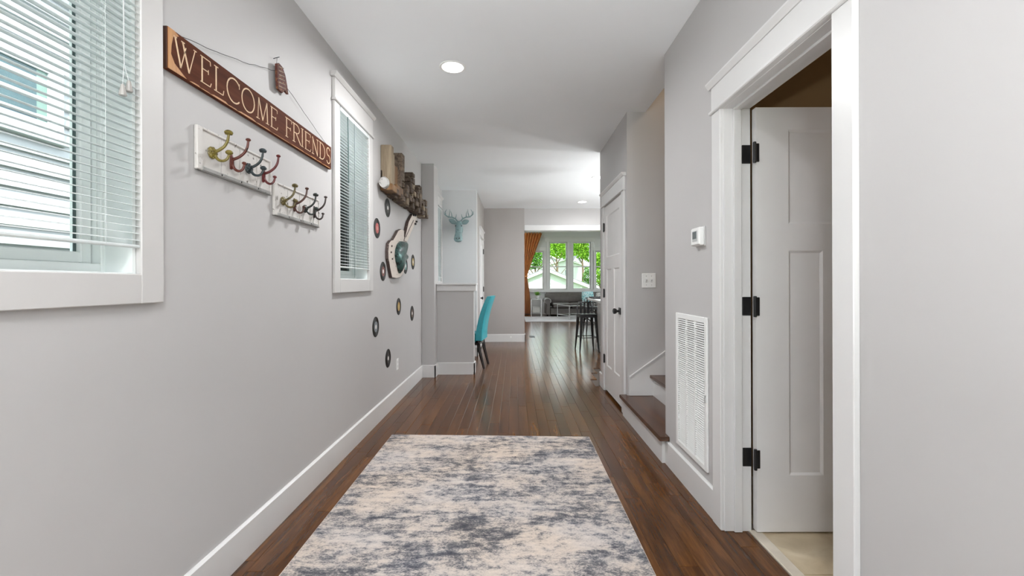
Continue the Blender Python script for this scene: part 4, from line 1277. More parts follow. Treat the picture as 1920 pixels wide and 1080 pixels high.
m = MB().tube([(XL + 0.036, 4.66, 1.70), (XL + 0.036, 4.86, 1.83), (XL + 0.036, 5.02, 1.93)], 0.005, 6); m.build('neck_binding', M['guitar_side'], gt)
teal = [(4.52, 1.640), (4.42, 1.632), (4.33, 1.595), (4.27, 1.54), (4.25, 1.48), (4.28, 1.42), (4.316, 1.385), (4.36, 1.33), (4.40, 1.308), (4.47, 1.34), (4.53, 1.41), (4.58, 1.44), (4.69, 1.475), (4.68, 1.505), (4.58, 1.52), (4.555, 1.572), (4.60, 1.61), (4.68, 1.645)]
m = MB()
n = len(teal); cc = (4.44, 1.48)
rings = [(1.0, 0.028), (1.0, 0.046), (0.86, 0.066), (0.6, 0.080), (0.25, 0.086)]
vs = []
for f_, h in rings:
    for p in teal: vs.append((XL + h, cc[0] + (p[0] - cc[0]) * f_, cc[1] + (p[1] - cc[1]) * f_))
fs = [(r_ * n + i, r_ * n + (i + 1) % n, (r_ + 1) * n + (i + 1) % n, (r_ + 1) * n + i) for r_ in range(4) for i in range(n)]
fs += [tuple(range(n)), tuple(4 * n + i for i in range(n))]
m.add(vs, fs); o = m.build('teal_plate', M['teal_metal'], gt, smooth=True); o['label'] = 'domed teal metal plate on the guitar'
for (y, z) in ((4.12, 1.50), (4.16, 1.44), (4.14, 1.56)):
    MB().lathe([(0.009, 0), (0.009, 0.008), (0.004, 0.011)], (XL + 0.029, y, z), 'x', 8).build('knob', M['guitar_side'], gt)

# ------------------------------------------------------------------ reclaimed wood sculpture
ws = thing('wood_wall_sculpture', 'long reclaimed wood block sculpture with a mirror on the left wall above the guitar', 'wall art', (XL, 4.5, 2.02))
rs3 = random.Random(5)
def bl(y0, y1, z0, z1, d, mat, name='wood_block', x0=XL + 0.002):
    m = MB(); m.tone = rs3.random()
    m.cbox(x0, XL + d, y0, y1, z0, z1, 0.005)
    o = m.build(name, M[mat], ws); return o
m = MB(); m.tone = 0.3; m.cbox(XL + 0.001, XL + 0.02, 3.90, 5.46, 2.03, 2.22, 0.004); m.build('back_board', M['old_brown'], ws)
bl(3.90, 3.98, 2.09, 2.445, 0.098, 'old_tan', 'tall_board')
bl(3.985, 4.06, 2.12, 2.40, 0.085, 'old_tan', 'tall_board')
bl(4.06, 4.20, 2.12, 2.32, 0.075, 'old_orange', 'tall_board')
bl(4.28, 4.38, 2.22, 2.485, 0.098, 'old_brown', 'tall_board')
bl(4.20, 4.28, 2.14, 2.30, 0.10, 'old_brown', 'tall_board')
bl(3.88, 4.06, 2.035, 2.095, 0.115, 'old_orange')
bl(4.06, 4.28, 2.04, 2.13, 0.108, 'old_orange')
for row, (za, zb, d0) in enumerate([(2.02, 2.07, 0.095), (2.07, 2.125, 0.10), (2.125, 2.20, 0.09)]):
    y = 4.02 + row * 0.2
    while y < 5.44:
        l = rs3.uniform(0.045, 0.11); l = min(l, 5.48 - y)
        bl(y, y + l - 0.004, za + rs3.uniform(-.012, .006), zb + rs3.uniform(-.01, .02), d0 + rs3.uniform(-.03, .03), rs3.choice(['old_brown', 'old_brown', 'old_brown', 'old_tan', 'old_orange'] if y < 4.5 else ['old_brown'] * 5 + ['old_tan']))
        y += l
prof = [(4.38, 4.50, 2.24), (4.50, 4.62, 2.22), (4.64, 4.72, 2.36), (4.72, 4.82, 2.41), (4.82, 4.90, 2.33), (4.92, 5.02, 2.26), (5.04, 5.12, 2.33), (5.12, 5.22, 2.36), (5.22, 5.32, 2.28), (5.32, 5.40, 2.22), (5.40, 5.49, 2.25)]
for (ya, yb, zt) in prof:
    z = 2.17
    while z < zt - 0.02:
        h = rs3.uniform(0.035, 0.08); h = min(h, zt - z)
        bl(ya + rs3.uniform(-.01, .01), yb + rs3.uniform(-.01, .01), z, z + h - .003, rs3.uniform(0.07, 0.112), rs3.choice(['old_brown', 'old_brown', 'old_brown', 'old_tan']))
        z += h
# mirror behind the boards
pts = [(4.55 + 0.13 * math.cos(R(a)), 2.36 + 0.19 * math.sin(R(a))) for a in range(0, 360, 12)]
MB().prism(pts, 'x', XL + 0.004, XL + 0.03).build('mirror', M['mirror'], ws)
# grey metal can end at the near side
m = MB().lathe([(0.036, 0.0), (0.040, -0.006), (0.040, -0.05), (0.037, -0.056), (0.034, -0.052)], (XL + 0.062, 3.84, 2.085), 'y', 18)
m.v = [(v[0], v[1], 2.085 + (v[2] - 2.085) * 1.25) for v in m.v]
o = m.build('tin_cap', M['silver_tin'], ws, smooth=True); o['label'] = 'grey galvanised tin cap'

# ------------------------------------------------------------------ deer head
DX, DY = -0.895, 7.23
dh = thing('deer_head', 'pale teal deer head with antlers mounted on the nook wall', 'wall decor', (DX, DY, 2.0))
m = MB()
m.loft([((DX, DY - .001, 2.09), (0.050, 0, 0), (0, 0, 0.085)), ((DX, DY - 0.02, 2.09), (0.056, 0, 0), (0, 0.01, 0.09)), ((DX, DY - 0.07, 2.12), (0.054, 0, 0), (0, 0.03, 0.075)), ((DX, DY - 0.12, 2.15), (0.052, 0, 0), (0, 0.04, 0.055))], 18)
m.build('neck', M['deer'], dh, smooth=True)
m = MB()
secs = []
for z, yy, rx, ry in ((2.225, -0.10, 0.012, 0.012), (2.215, -0.105, 0.036, 0.032), (2.185, -0.115, 0.053, 0.046), (2.14, -0.13, 0.056, 0.052), (2.08, -0.155, 0.052, 0.050), (2.02, -0.175, 0.053, 0.046), (1.965, -0.19, 0.064, 0.048), (1.925, -0.20, 0.072, 0.050), (1.895, -0.205, 0.066, 0.046), (1.875, -0.205, 0.045, 0.032), (1.867, -0.203, 0.016, 0.012)):
    secs.append(((DX, DY + yy, z), (rx, 0, 0), (0, ry, ry * 0.25)))
m.loft(secs, 20)
hd = m.build('head', M['deer'], dh, smooth=True)
m = MB()
for s_ in (-1, 1):
    m.ball((DX + s_ * 0.024, DY - 0.252, 1.925), 0.009, 8)
m.build('nostril', M['dark'], hd, smooth=True)
for s_ in (-1, 1):
    MB().ball((DX + s_ * 0.046, DY - 0.160, 2.135), 0.011, 10).build('eye', M['dark'], hd, smooth=True)
    m = MB()
    base = Vector((DX + s_ * 0.046, DY - 0.105, 2.185)); tip = Vector((DX + s_ * 0.165, DY - 0.11, 2.245 if s_ < 0 else 2.225))
    ss = []
    for t, wdt in ((0, 0.016), (0.2, 0.030), (0.5, 0.040), (0.8, 0.026), (1.0, 0.004)):
        c = base.lerp(tip, t); ss.append((tuple(c), (-s_ * 0.35 * wdt, 0, wdt), (0, 0.010, 0)))
    m.loft(ss, 12); m.build('ear', M['deer'], dh, smooth=True)
    m = MB()
    P = [(0.025, -0.10, 2.215), (0.060, -0.085, 2.262), (0.115, -0.09, 2.285), (0.175, -0.10, 2.288), (0.215, -0.115, 2.315), (0.222, -0.13, 2.36), (0.195, -0.14, 2.405)]
    m.tube([(DX + s_ * a, DY + b, c) for a, b, c in P], [0.012, 0.011, 0.0105, 0.010, 0.009, 0.007, 0.003], 8)
    for a in ([(0.115, -0.09, 2.285), (0.12, -0.11, 2.34), (0.135, -0.12, 2.385)], [(0.165, -0.10, 2.288), (0.150, -0.12, 2.35), (0.145, -0.13, 2.41)], [(0.205, -0.11, 2.305), (0.235, -0.13, 2.33), (0.240, -0.14, 2.375)], [(0.06, -0.085, 2.262), (0.045, -0.11, 2.30), (0.04, -0.12, 2.335)]):
        m.tube([(DX + s_ * q[0], DY + q[1], q[2]) for q in a], [0.008, 0.006, 0.002], 7)
    m.build('antler', M['deer'], dh, smooth=True)

# ------------------------------------------------------------------ rugs
rg = thing('area_rug', 'large distressed grey and cream rug on the hallway floor', 'rug', (-0.195, 2.2, 0))
m = MB(); nx_, ny_ = 40, 60
c4 = [(-0.966, 1.02), (0.572, 1.02), (0.579, 3.405), (-0.970, 3.468)]
vs = []
for j in range(ny_ + 1):
    for i in range(nx_ + 1):
        u, v = i / nx_, j / ny_
        xx = (c4[0][0] * (1 - u) + c4[1][0] * u) * (1 - v) + (c4[3][0] * (1 - u) + c4[2][0] * u) * v
        yy = (c4[0][1] * (1 - u) + c4[1][1] * u) * (1 - v) + (c4[3][1] * (1 - u) + c4[2][1] * u) * v
        vs.append((xx, yy, 0.0085 + 0.0012 * noise.noise(Vector((xx * 3, yy * 3, 0)))))
fs = [(j * (nx_ + 1) + i, j * (nx_ + 1) + i + 1, (j + 1) * (nx_ + 1) + i + 1, (j + 1) * (nx_ + 1) + i) for j in range(ny_) for i in range(nx_)]
m.add(vs, fs); b = len(m.v)
edge = [j * (nx_ + 1) for j in range(ny_ + 1)] + [ny_ * (nx_ + 1) + i for i in range(1, nx_ + 1)] + [j * (nx_ + 1) + nx_ for j in range(ny_ - 1, -1, -1)] + [i for i in range(nx_ - 1, 0, -1)]
m.v += [(m.v[i][0], m.v[i][1], 0.0008) for i in edge]; ne = len(edge)
for k in range(ne):
    m.f.append((edge[k], edge[(k + 1) % ne], b + (k + 1) % ne, b + k)); m.m.append(0); m.t.append(0.5)
m.f.append(tuple(b + k for k in range(ne))); m.m.append(0); m.t.append(.5)
m.build('rug_pile', M['rug'], rg, smooth=True)
m = MB(); E = 0.0075
loop = [(c4[k][0], c4[k][1]) for k in range(4)]
for k in range(4):
    a, b2_ = Vector(loop[k]), Vector(loop[(k + 1) % 4])
    m.tube([(a.x, a.y, 0.0045), (b2_.x, b2_.y, 0.0045)], 0.0040, 6)
m.build('rug_binding', M['rug_edge'], rg)
lr = thing('living_rug', 'pale rug on the far living room floor under the table', 'rug', (2.3, 14.8, 0))
MB().cbox(0.35, 4.3, 13.6, 15.64, 0.0008, 0.012, 0.004).build('rug_pile', M['rug_pale'], lr)

# ------------------------------------------------------------------ turquoise parsons chair
ch = thing('dining_chair', 'turquoise upholstered high-back chair with black legs behind the half wall', 'chair', (-0.66, 6.36, 0))
# local: x forward = -x world; built in world coordinates around the base, then turned
cx, cy = -0.66, 6.36
m = MB()
def cs(t):   # back section at height fraction t
    z = 0.40 + 0.62 * t
    off = 0.19 + 0.02 * t + 0.13 * t * t
    return z, off
secs = 9
vs = []; wd = 0.225; tk = 0.048
ring = [(-1, -1), (-0.9, -1.0), (0.9, -1.0), (1, -1), (1, 1), (0.9, 1), (-0.9, 1), (-1, 1)]
prev = None
for i in range(secs + 1):
    t = i / secs; z, off = cs(t)
    sc_ = 1.0 if i < secs else 0.93
    tt = tk * (1.05 - 0.35 * t)
    for (a, b_) in ((-1, -.8), (-.94, -1), (.94, -1), (1, -.8), (1, .8), (.94, 1), (-.94, 1), (-1, .8)):
        vs.append((cx + off + b_ * tt * sc_, cy + a * wd * sc_, z + (0 if i < secs else 0.0)))
fs = []
for i in range(secs):
    for k in range(8):
        fs.append((i * 8 + k, i * 8 + (k + 1) % 8, (i + 1) * 8 + (k + 1) % 8, (i + 1) * 8 + k))
fs += [tuple(range(8)), tuple(secs * 8 + k for k in range(8))]
m.add(vs, fs); m.build('backrest', M['turquoise'], ch, smooth=True)
MB().cbox(cx - 0.25, cx + 0.15, cy - 0.225, cy + 0.225, 0.37, 0.49, 0.02).build('seat', M['turquoise'], ch, smooth=True)
MB().cbox(cx - 0.22, cx + 0.20, cy - 0.21, cy + 0.21, 0.335, 0.37, 0.004).build('seat_frame', M['chair_leg'], ch)
for sx in (-1, 1):
    for sy in (-1, 1):
        x0_, y0_ = cx + (0.175 if sx > 0 else -0.20), cy + sy * 0.185
        dx = 0.085 if sx > 0 else -0.01
        m = MB().loft([((x0_, y0_, 0.40), (0.026, 0, 0), (0, 0.026, 0)), ((x0_ + dx * .25, y0_, 0.25), (0.024, 0, 0), (0, 0.024, 0)), ((x0_ + dx, y0_, 0.0), (0.017, 0, 0), (0, 0.017, 0))], 4)
        m.build('leg', M['chair_leg'], ch)
ch.rotation_euler = (0, 0, R(-6))
ch.location = (-0.668, 6.38, 0)

# ------------------------------------------------------------------ metal bar stools
def stool(x, y, rot, label):
    r = thing('bar_stool', label, 'stool', (0, 0, 0), 'black metal bar stools')
    sz = 0.655
    m = MB().cbox(-0.15, 0.15, -0.15, 0.15, sz - 0.018, sz, 0.008); m.build('seat', M['black'], r, local=True)
    m = MB()
    for (a, b_, c, d_) in ((-.15, .15, -.15, -.138), (-.15, .15, .138, .15), (-.15, -.138, -.138, .138), (.138, .15, -.138, .138)):
        m.box(a, b_, c, d_, sz - 0.06, sz - 0.018)
    m.build('seat_skirt', M['black'], r, local=True)
    for sx in (-1, 1):
        for sy in (-1, 1):
            m = MB().loft([((sx * 0.125, sy * 0.125, sz - 0.02), (0.030 * sx, 0, 0), (0, 0.030 * sy, 0)), ((sx * 0.142, sy * 0.142, 0.35), (0.024 * sx, 0, 0), (0, 0.024 * sy, 0)), ((sx * 0.170, sy * 0.170, 0.0), (0.011 * sx, 0, 0), (0, 0.011 * sy, 0))], 6)
            m.build('leg', M['black'], r, local=True)
    m = MB(); f_ = 0.150
    for (p, q) in (((-f_, -f_), (f_, -f_)), ((f_, -f_), (f_, f_)), ((f_, f_), (-f_, f_)), ((-f_, f_), (-f_, -f_))):
        m.tube([(p[0], p[1], 0.245), (q[0], q[1], 0.245)], 0.007, 6)
    m.build('footrest', M['black'], r, local=True)
    m = MB()
    for (p, q) in (((-.11, -.11), (.11, .11)), ((-.11, .11), (.11, -.11))):
        m.tube([(p[0], p[1], 0.50), (0, 0, 0.58), (q[0], q[1], 0.50)], 0.006, 6)
    m.build('cross_brace', M['black'], r, local=True)
    m = MB().tube([(-0.13, 0.135, sz - 0.01), (-0.14, 0.15, sz + 0.12), (-0.11, 0.165, sz + 0.20), (0.11, 0.165, sz + 0.20), (0.14, 0.15, sz + 0.12), (0.13, 0.135, sz - 0.01)], 0.010, 7)
    m.build('back_hoop', M['black'], r, local=True, smooth=True)
    m = MB()
    for k in range(3):
        xx = -0.07 + k * 0.07
        m.box(xx - 0.018, xx + 0.018, 0.147, 0.152, sz, sz + 0.20)
    m.build('back_splat', M['black'], r, local=True)
    r.location = (x, y, 0); r.rotation_euler = (0, 0, R(rot))
stool(1.295, 7.81, 6, 'black metal bar stool nearest the closet door, at the counter end')
stool(1.80, 10.15, 4, 'farther black metal bar stool, mostly hidden behind the near one')

# ------------------------------------------------------------------ kitchen island
ki = thing('kitchen_island', 'white kitchen island with pale stone counter by the stools', 'kitchen island', (2.0, 7.0, 0))
MB().cbox(1.51, 2.5, 6.0, 7.94, 0.0, 0.885, 0.003).build('cabinet_panel', M['trim'], ki)
MB().cbox(1.36, 2.6, 5.95, 8.12, 0.885, 0.925, 0.006).build('countertop', M['counter'], ki)
MB().cbox(1.495, 1.51, 6.0, 7.955, 0, 0.12, 0.003).build('base_trim', M['trim'], ki)
for yy in (6.3, 6.95, 7.6):
    MB().cbox(1.502, 1.51, yy - 0.27, yy + 0.27, 0.18, 0.82, 0.003).build('side_panel', M['trim'], ki)
tr_ = thing('serving_tray', 'dark rimmed tray on the island counter', 'tray', (1.5, 7.8, 0.925))
MB().cbox(1.38, 1.72, 7.6, 8.05, 0.9255, 0.935, 0.003).build('tray_base', M['black'], tr_)
m = MB(); m.cbox(1.38, 1.72, 7.6, 7.612, 0.935, 0.955, .002); m.cbox(1.38, 1.72, 8.038, 8.05, 0.935, 0.955, .002); m.cbox(1.38, 1.392, 7.612, 8.038, 0.935, 0.955, .002); m.cbox(1.708, 1.72, 7.612, 8.038, 0.935, 0.955, .002)
m.build('tray_rim', M['black'], tr_)

# ------------------------------------------------------------------ sofa
sf = thing('leather_sofa', 'dark grey leather sofa with rolled arms below the far windows', 'sofa', (2.4, 16.2, 0))
MB().cbox(1.30, 3.50, 15.75, 16.75, 0.06, 0.30, 0.02).build('sofa_base', M['leather'], sf, smooth=True)
for k in range(3):
    xa = 1.40 + k * 0.667
    MB().cbox(xa, xa + 0.663, 15.70, 16.45, 0.30, 0.475, 0.045).build('seat_cushion', M['leather'], sf, smooth=True)
m = MB()
ss = []
for xx, sc_ in ((1.16, .75), (1.22, .98), (1.6, 1), (3.2, 1), (3.58, .98), (3.64, .75)):
    ss.append(((xx, 16.58, 0.60), (0, 0.14 * sc_, 0), (0, 0, 0.27 * sc_)))
m.loft(ss, 18); m.build('backrest', M['leather'], sf, smooth=True)
MB().tube([(1.2, 16.58, 0.79), (3.6, 16.58, 0.79)], 0.075, 14).build('back_roll', M['leather'], sf, smooth=True)
for xa, nm in ((1.22, 1), (3.58, -1)):
    am = MB()
    am.cbox(xa - 0.07, xa + 0.07, 15.72, 16.7, 0.06, 0.52, 0.02)
    arm = am.build('armrest', M['leather'], sf, smooth=True)
    MB().loft([((xa - nm * .02, 15.70, 0.555), (0.12, 0, 0), (0, 0, 0.10)), ((xa - nm * .02, 16.6, 0.575), (0.12, 0, 0), (0, 0, 0.10))], 18).build('arm_roll', M['leather'], arm, smooth=True)
    pts = [(xa - nm * .02 + 0.118 * math.cos(R(a)), 15.695, 0.555 + 0.10 * math.sin(R(a))) for a in range(-30, 211, 15)]
    MB().tube(pts, 0.012, 6).build('piping', M['nailhead'], arm)  # pale tube stands in for the highlight on the arm roll
MB().tube([(1.40, 15.70, 0.46), (3.40, 15.70, 0.46)], 0.012, 6).build('front_piping', M['nailhead'], sf)  # pale tube along the front edge of the seat
for xx in (1.26, 3.54):
    for yy in (15.8, 16.65):
        MB().lathe([(0.025, 0), (0.035, 0.02), (0.03, 0.06)], (xx, yy, 0), 'z', 10).build('foot', M['chair_leg'], sf)
def pillow(name, label, c, w_, h_, t_, mat, rz):
    m = MB(); n = 10; vs = []
    for s_ in (-1, 1):
        for j in range(n + 1):
            for i in range(n + 1):
                u, v = i / n * 2 - 1, j / n * 2 - 1
                th_ = s_ * t_ / 2 * (max(0, (1 - u ** 4) * (1 - v ** 4))) ** 0.5
                q = 1 - 0.08 * (abs(u * v))
                vs.append((u * w_ / 2 * q, th_, v * h_ / 2 * q))
    N = (n + 1) ** 2
    fs = [(s_ * N + j * (n + 1) + i, s_ * N + j * (n + 1) + i + 1, s_ * N + (j + 1) * (n + 1) + i + 1, s_ * N + (j + 1) * (n + 1) + i) for s_ in (0, 1) for j in range(n) for i in range(n)]
    m.add(vs, fs); o = m.build(name, mat, None, smooth=True)
    o.location = c; o.rotation_euler = (R(-14), 0, R(rz))
    tag(o, label, 'pillow', 'pillows on the sofa')
pillow('throw_pillow', 'teal patterned pillow on the right end of the sofa', (2.72, 16.17, 0.69), 0.46, 0.42, 0.16, M['pillow_teal'], 4)
pillow('throw_pillow', 'pale pillow at the right arm of the sofa beside the teal one', (3.20, 16.14, 0.675), 0.38, 0.36, 0.15, M['pillow_white'], -10)

# ------------------------------------------------------------------ coffee table, side table, plant
ct = thing('coffee_table', 'silver framed glass coffee table in front of the sofa', 'table', (0, 0, 0))
def quad(p, w1, w2, z0, z1, mat, name, m=None):
    pass
A = Vector((1.48, 14.95)); U = Vector((0.935, 0.355)).normalized(); V = Vector((U.y, -U.x))
L1, L2, H_ = 0.92, 0.86, 0.47
cor = [A, A + U * L1, A + U * L1 + V * L2, A + V * L2]
for p in cor:
    MB().tube([(p.x, p.y, 0), (p.x, p.y, H_)], 0.014, 8).build('leg', M['chrome'], ct)
for z in (H_ - 0.015, 0.13):
    for k in range(4):
        p, q = cor[k], cor[(k + 1) % 4]
        MB().tube([(p.x, p.y, z), (q.x, q.y, z)], 0.013, 6).build('rail', M['chrome'], ct)
m = MB().prism([(p.x, p.y) for p in cor], 'z', H_, H_ + 0.010); m.build('glass_top', M['glass_clear'], ct)
m = MB().prism([(p.x, p.y) for p in cor], 'z', 0.135, 0.143); m.build('lower_shelf', M['glass_clear'], ct)
ct.location = (0, 0, 0.0125)
st = thing('side_table', 'small silver side table between the curtain and the sofa', 'table', (0.82, 16.35, 0))
m = MB().cbox(0.62, 1.02, 16.15, 16.55, 0.60, 0.615, 0.003); m.build('table_top', M['chrome'], st)
for xx in (0.632, 1.008):
    for yy in (16.162, 16.538): MB().box(xx - .01, xx + .01, yy - .01, yy + .01, 0, 0.60).build('leg', M['chrome'], st)
MB().cbox(0.64, 1.0, 16.17, 16.53, 0.10, 0.112, 0.002).build('lower_shelf', M['chrome'], st)
bx_ = thing("storage_box", 'pale box on the lower shelf of the side table', 'box', (0.82, 16.35, 0.112))
MB().cbox(0.68, 0.96, 16.22, 16.48, 0.112, 0.30, 0.006).build('box_body', M['pot'], bx_)
MB().cbox(0.675, 0.965, 16.215, 16.485, 0.30, 0.33, 0.004).build('lid', M['trim'], bx_)
pp = thing('potted_plant', 'small green plant in a white pot on the side table', 'plant', (0.86, 16.3, 0.615))
MB().lathe([(0.05, 0.0), (0.062, 0.02), (0.075, 0.13), (0.08, 0.135), (0.068, 0.135), (0.06, 0.12)], (0.86, 16.3, 0.615), 'z', 20).build('pot', M['pot'], pp)
m = MB(); rs4 = random.Random(3)
for k in range(70):
    a = rs4.uniform(0, 6.28); e_ = rs4.uniform(0.3, 1.4); L = rs4.uniform(0.10, 0.22)
    d = Vector((math.cos(a) * math.cos(e_), math.sin(a) * math.cos(e_), math.sin(e_))); q = Vector((-math.sin(a), math.cos(a), 0)) * 0.016
    b0 = Vector((0.86, 16.3, 0.735)); mid_ = b0 + d * L * .6; tip = b0 + d * L + Vector((0, 0, -0.02))
    m.add([b0, mid_ + q, tip, mid_ - q], [(0, 1, 2), (0, 2, 3)])
o = m.build('foliage', M['plant'], pp); o['kind'] = 'stuff'

# ------------------------------------------------------------------ curtain
cu = thing('curtain', 'orange taffeta curtain tied back beside the far windows', 'curtain', (0.6, 16.9, 0.02))
m = MB(); nz, nu = 60, 64; vs = []
ZT, ZTIE, ZB = 3.15, 1.47, 0.02
for j in range(nz + 1):
    z = ZB + (ZT - ZB) * j / nz
    if z >= ZTIE:
        t = (z - ZTIE) / (ZT - ZTIE)
        xr = 0.50 + 0.59 * t ** 1.05; xl = 0.30 - 0.25 * t ** 0.7
    else:
        t = (ZTIE - z) / (ZTIE - ZB)
        xr = 0.50 + 0.12 * min(1, t * 1.6) ** .8; xl = 0.30 - 0.06 * t
    amp = 0.02 + 0.035 * min(1, abs(z - ZTIE) / 0.8)
    for i in range(nu + 1):
        u = i / nu
        vs.append((xl + (xr - xl) * u, 16.84 + amp * math.sin(u * 9.5 * 2 * math.pi + 0.4 * math.sin(z * 3)), z))
fs = [(j * (nu + 1) + i, j * (nu + 1) + i + 1, (j + 1) * (nu + 1) + i + 1, (j + 1) * (nu + 1) + i) for j in range(nz) for i in range(nu)]
m.add(vs, fs); c_ = m.build('drape', M['curtain'], cu, smooth='all')
sd = c_.modifiers.new('thickness', 'SOLIDIFY'); sd.thickness = 0.003
m = MB(); m.loft([((0.40, 16.84, 1.44), (0.13, 0, 0), (0, 0.06, 0)), ((0.40, 16.84, 1.49), (0.13, 0, 0), (0, 0.06, 0))], 20, cap=False)
m.build('tie_back', M['curtain'], cu)
MB().tube([(0.0, 16.84, 3.13), (1.10, 16.84, 3.13)], 0.010, 8).build('curtain_rod', M['steel'], cu)
m = MB().tube([(0.15, 16.84, 3.13), (0.15, 17.0, 3.13)], 0.007, 6); m.tube([(0.95, 16.84, 3.13), (0.95, 17.0, 3.13)], 0.007, 6); m.build('rod_bracket', M['steel'], cu)

# ================================================================== outside
struct('ground', B(-40, 60, -30, 110, -1.35, -1.25), M['lawn'])

struct('floor_porch', B(-2.0, 1.8, -4.2, -1.3, -0.3, -0.06), mat_plain('pale_concrete', (0.62, 0.61, 0.59), 0.8, 0.06, 3))  # pale slab added outside the door to bounce sunlight onto the ceiling
# neighbour's house beyond the left wall: lap siding and two windows
NX = -3.4
nh = thing('neighbour_house', 'white lap-sided house wall outside the left windows', 'house', (NX, 4, -1.25))
B(NX - 0.2, NX - 0.02, -6, 14, -1.25, 4.2).build('house_wall', M['siding'], nh)
z = -1.25; k = 0
while z < 4.1:
    m = MB()
    vs = [(NX - .02, -6, z), (NX + 0.022, -6, z), (NX, -6, z + 0.130), (NX - .02, -6, z + 0.130)]
    vs += [(v[0], 14, v[2]) for v in vs]
    m.add(vs, [(0, 1, 2, 3), (4, 7, 6, 5), (0, 4, 5, 1), (1, 5, 6, 2), (2, 6, 7, 3), (3, 7, 4, 0)])
    m.build('siding_board', M['siding'], nh)
    z += 0.130
m = MB().prism([(NX - .2, 4.15), (NX + .45, 4.05), (NX + .45, 4.2), (NX - 3, 5.6), (NX - 3, 5.2)], 'y', -6.3, 14.3); m.build('roof_eave', M['roof_grey'], nh)
for (a, b_, za, zb) in ((2.15, 3.172, 2.375, 2.735), (8.0, 8.95, 1.88, 2.76)):
    m = MB(); t_ = 0.11; X0, X1 = NX - .01, NX + 0.03
    m.cbox(X0, X1, a - t_, a, za - t_, zb + t_); m.cbox(X0, X1, b_, b_ + t_, za - t_, zb + t_)
    m.cbox(X0, X1, a, b_, za - t_, za); m.cbox(X0, X1, a, b_, zb, zb + t_)
    m.cbox(X0, X1 + 0.03, a - t_ - 0.02, b_ + t_ + 0.02, za - t_ - 0.03, za - t_)
    wf = m.build('window_frame', M['siding'], nh)
    B(X0, X0 + 0.027, a, b_ - 0.07, za, zb).build('pane', M['glass_dark'], wf)
    B(X0, X0 + 0.0265, b_ - 0.07, b_, za, zb).build('inner_blind', M['glass_edge'], wf)

# garage
def house(name, label, xc, y0, y1, hw, z0, ze, zp, wallm, roofm, over=0.35, windows=()):
    r = thing(name, label, 'building', (xc, y0, z0), None)
    m = MB().prism([(xc - hw, z0), (xc + hw, z0), (xc + hw, ze), (xc, zp), (xc - hw, ze)], 'y', y0, y1)
    m.build('house_wall', wallm, r)
    sl_ = (zp - ze) / hw; th_ = 0.10
    for s_ in (-1, 1):
        xe = xc + s_ * (hw + over); zz = ze - sl_ * over
        m = MB().prism([(xc, zp + 0.01), (xe, zz + 0.01), (xe, zz + 0.01 + th_), (xc, zp + 0.01 + th_)], 'y', y0 - over, y1 + over); m.build('roof_slope', roofm, r)
        m = MB().prism([(xc, zp - 0.14), (xe, zz - 0.14), (xe, zz + 0.03), (xc, zp + 0.03)], 'y', y0 - over - 0.05, y0 - over); m.build('barge_board', M['trim'], r)
    z = z0; k = 0
    while z < zp - 0.3:
        wz = hw if z + 0.2 < ze else hw * (zp - z - 0.2) / (zp - ze)
        m = MB().prism([(y0, z), (y0 - 0.02, z), (y0, z + 0.2)], 'x', xc - wz, xc + wz); m.build('siding_board', wallm, r)
        z += 0.2
    for (wx, wz, ww, wh) in windows:
        f_ = CB(wx - ww / 2 - .1, wx + ww / 2 + .1, y0 - 0.06, y0, wz - wh / 2 - .1, wz + wh / 2 + .1).build('window', M['trim'], r)
        B(wx - ww / 2, wx + ww / 2, y0 - 0.065, y0 - 0.05, wz - wh / 2, wz + wh / 2).build('pane', M['glass_dark'], f_)
    return r
house('garage', 'white garage with a low gable roof outside the far windows', 2.2, 30, 37, 3.4, -1.25, 0.80, 2.15, M['house_white'], M['roof_grey'])
house('white_house', 'white gabled house behind the garage, seen through the far windows', 8.2, 70, 78, 2.9, -1.25, 4.15, 5.0, M['house_white'], M['roof_grey'], 0.3, windows=((8.35, 2.9, 0.4, 0.8),))
house('brown_roof_house', 'house with a pinkish brown roof behind the white house on the left', 6.9, 82, 88, 3.6, -1.25, 4.2, 6.3, M['house_white'], M['roof_pink'], 0.4)
house('grey_roof_house', 'grey roofed house behind the white house on the right', 12.2, 84, 90, 1.4, -1.25, 4.6, 6.6, M['house_white'], M['roof_grey'], 0.4)

def tree(x, y, z0, h, blobs, n, label, mat='leaf', ls=0.3, seed=1, name='leafy_tree', group='trees beyond the garage'):
    r = thing(name, label, 'tree' if 'tree' in name else 'bush', (x, y, z0), group)
    rs5 = random.Random(seed)
    if h > 0:
        m = MB().tube([(x, y, z0), (x + .1, y, z0 + h * .5), (x - .1, y, z0 + h)], [0.22, 0.16, 0.08], 8)
        for k in range(5):
            a = k * 1.3
            m.tube([(x, y, z0 + h * (.5 + .08 * k)), (x + math.cos(a) * 1.2, y + math.sin(a) * 1.2, z0 + h * (.75 + .08 * k))], [0.08, 0.03], 6)
        m.build('trunk', M['bark'], r)
    m = MB()
    tot = sum(b_[3] ** 2 for b_ in blobs)
    for (bx, by, bz, br) in blobs:
        for i in range(int(n * br * br / tot)):
            d = Vector((rs5.gauss(0, 1), rs5.gauss(0, 1), rs5.gauss(0, 1))).normalized()
            c = Vector((x + bx, y + by, z0 + bz)) + d * br * (rs5.uniform(0.55, 1.05))
            nrm = Vector((rs5.gauss(0, 1), rs5.gauss(0, 1), rs5.gauss(0, 1) + .8)).normalized()
            a = nrm.orthogonal().normalized(); b2 = nrm.cross(a); s_ = ls * rs5.uniform(.6, 1.3)
            m.add([c - a * s_, c + b2 * s_ * .5, c + a * s_, c - b2 * s_ * .5], [(0, 1, 2, 3)])
    o = m.build('foliage', M[mat], r); o['kind'] = 'stuff'
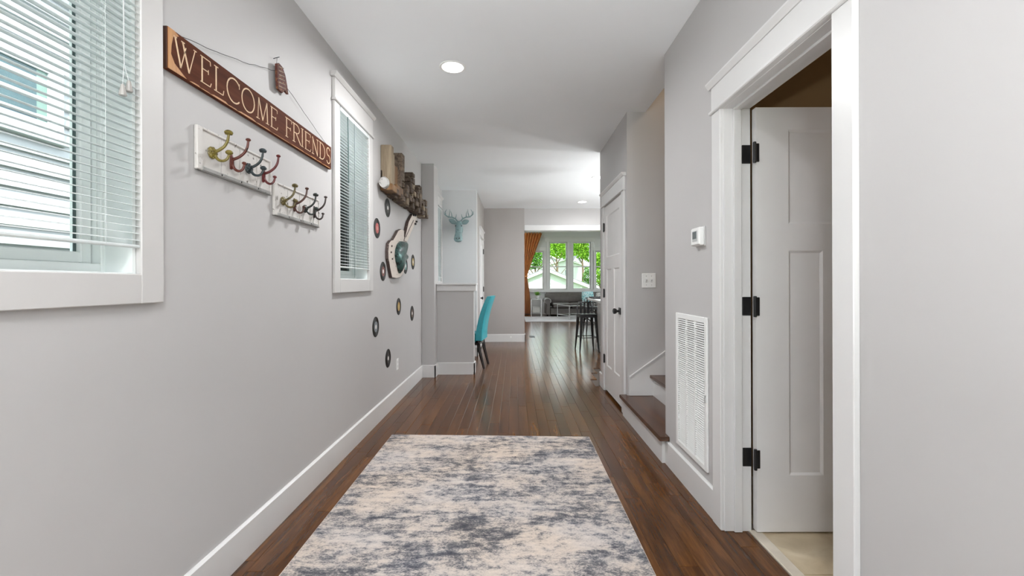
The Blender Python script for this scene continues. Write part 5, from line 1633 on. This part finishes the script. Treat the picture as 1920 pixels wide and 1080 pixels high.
tree(2.3, 46, -1.25, 4.2, [(0.0, 0, 5.2, 0.75), (-0.6, 0, 4.6, 0.8), (0.3, 0, 4.4, 0.6), (-.3, 0, 5.9, 0.9)], 2600, 'leafy green tree seen through the curtained side window', 'leaf_dark', 0.11, 3)
tree(5.7, 58, -1.25, 6.0, [(-0.7, 0, 6.9, 1.0), (0.5, 0, 7.0, 1.1), (1.2, 0, 6.2, 0.7), (.2, 0, 8.2, 1.4)], 3000, 'bright tree top in the left tall window above the white gable', 'leaf', 0.14, 4)
tree(9.8, 98, -1.25, 9, [(-4.2, 0, 11.0, 3.0), (-0.5, 0, 10.0, 2.6), (2.2, 0, 10.5, 2.6), (4.5, 0, 9.4, 2.3), (-2.2, 0, 13.5, 3.0), (2.5, 0, 13.3, 3.0)], 6500, 'tall distant tree rising behind all the house roofs', 'leaf', 0.32, 5)
tree(10.3, 66, -1.25, 8, [(0.0, 0, 7.2, 1.1), (-0.7, 0, 8.4, 1.2), (0.6, 0, 8.3, 1.2), (0.9, 0, 6.4, 0.8), (0.1, 0, 9.6, 1.4)], 4600, 'large yellow-green tree filling the right tall window', 'leaf', 0.17, 6)
tree(8.75, 52, -1.25, 0, [(-0.25, 0, 2.3, 0.6), (0.1, 0, 3.2, 0.75), (0.4, 0, 2.4, 0.7), (-.1, 0, 1.2, 0.9), (0.5, 0, 0.9, 0.8), (0.2, 0, 3.9, 0.6)], 4200, 'dense green bush beside the white house', 'leaf_dark', 0.11, 7, 'garden_bush')
tree(11.0, 56, -1.25, 3, [(0, 0, 4.0, 1.0), (0.3, 0, 2.8, 0.9), (-.1, 0, 5.2, 1.0), (0.6, 0, 5.8, 1.2)], 4200, 'green tree seen in the rightmost side window', 'leaf', 0.14, 8)
tree(-2, 64, -1.25, 6, [(0, 0, 7, 2.5), (-2, 0, 6, 2.2), (2, 0, 6, 2.0)], 2500, 'tree to the left, hidden by the curtain', 'leaf', 0.25, 9)
tree(17, 70, -1.25, 6, [(0, 0, 8, 3), (-2, 0, 6, 2.2), (2, 0, 6, 2.5)], 2500, 'tree to the far right beyond the garden', 'leaf', 0.25, 10)
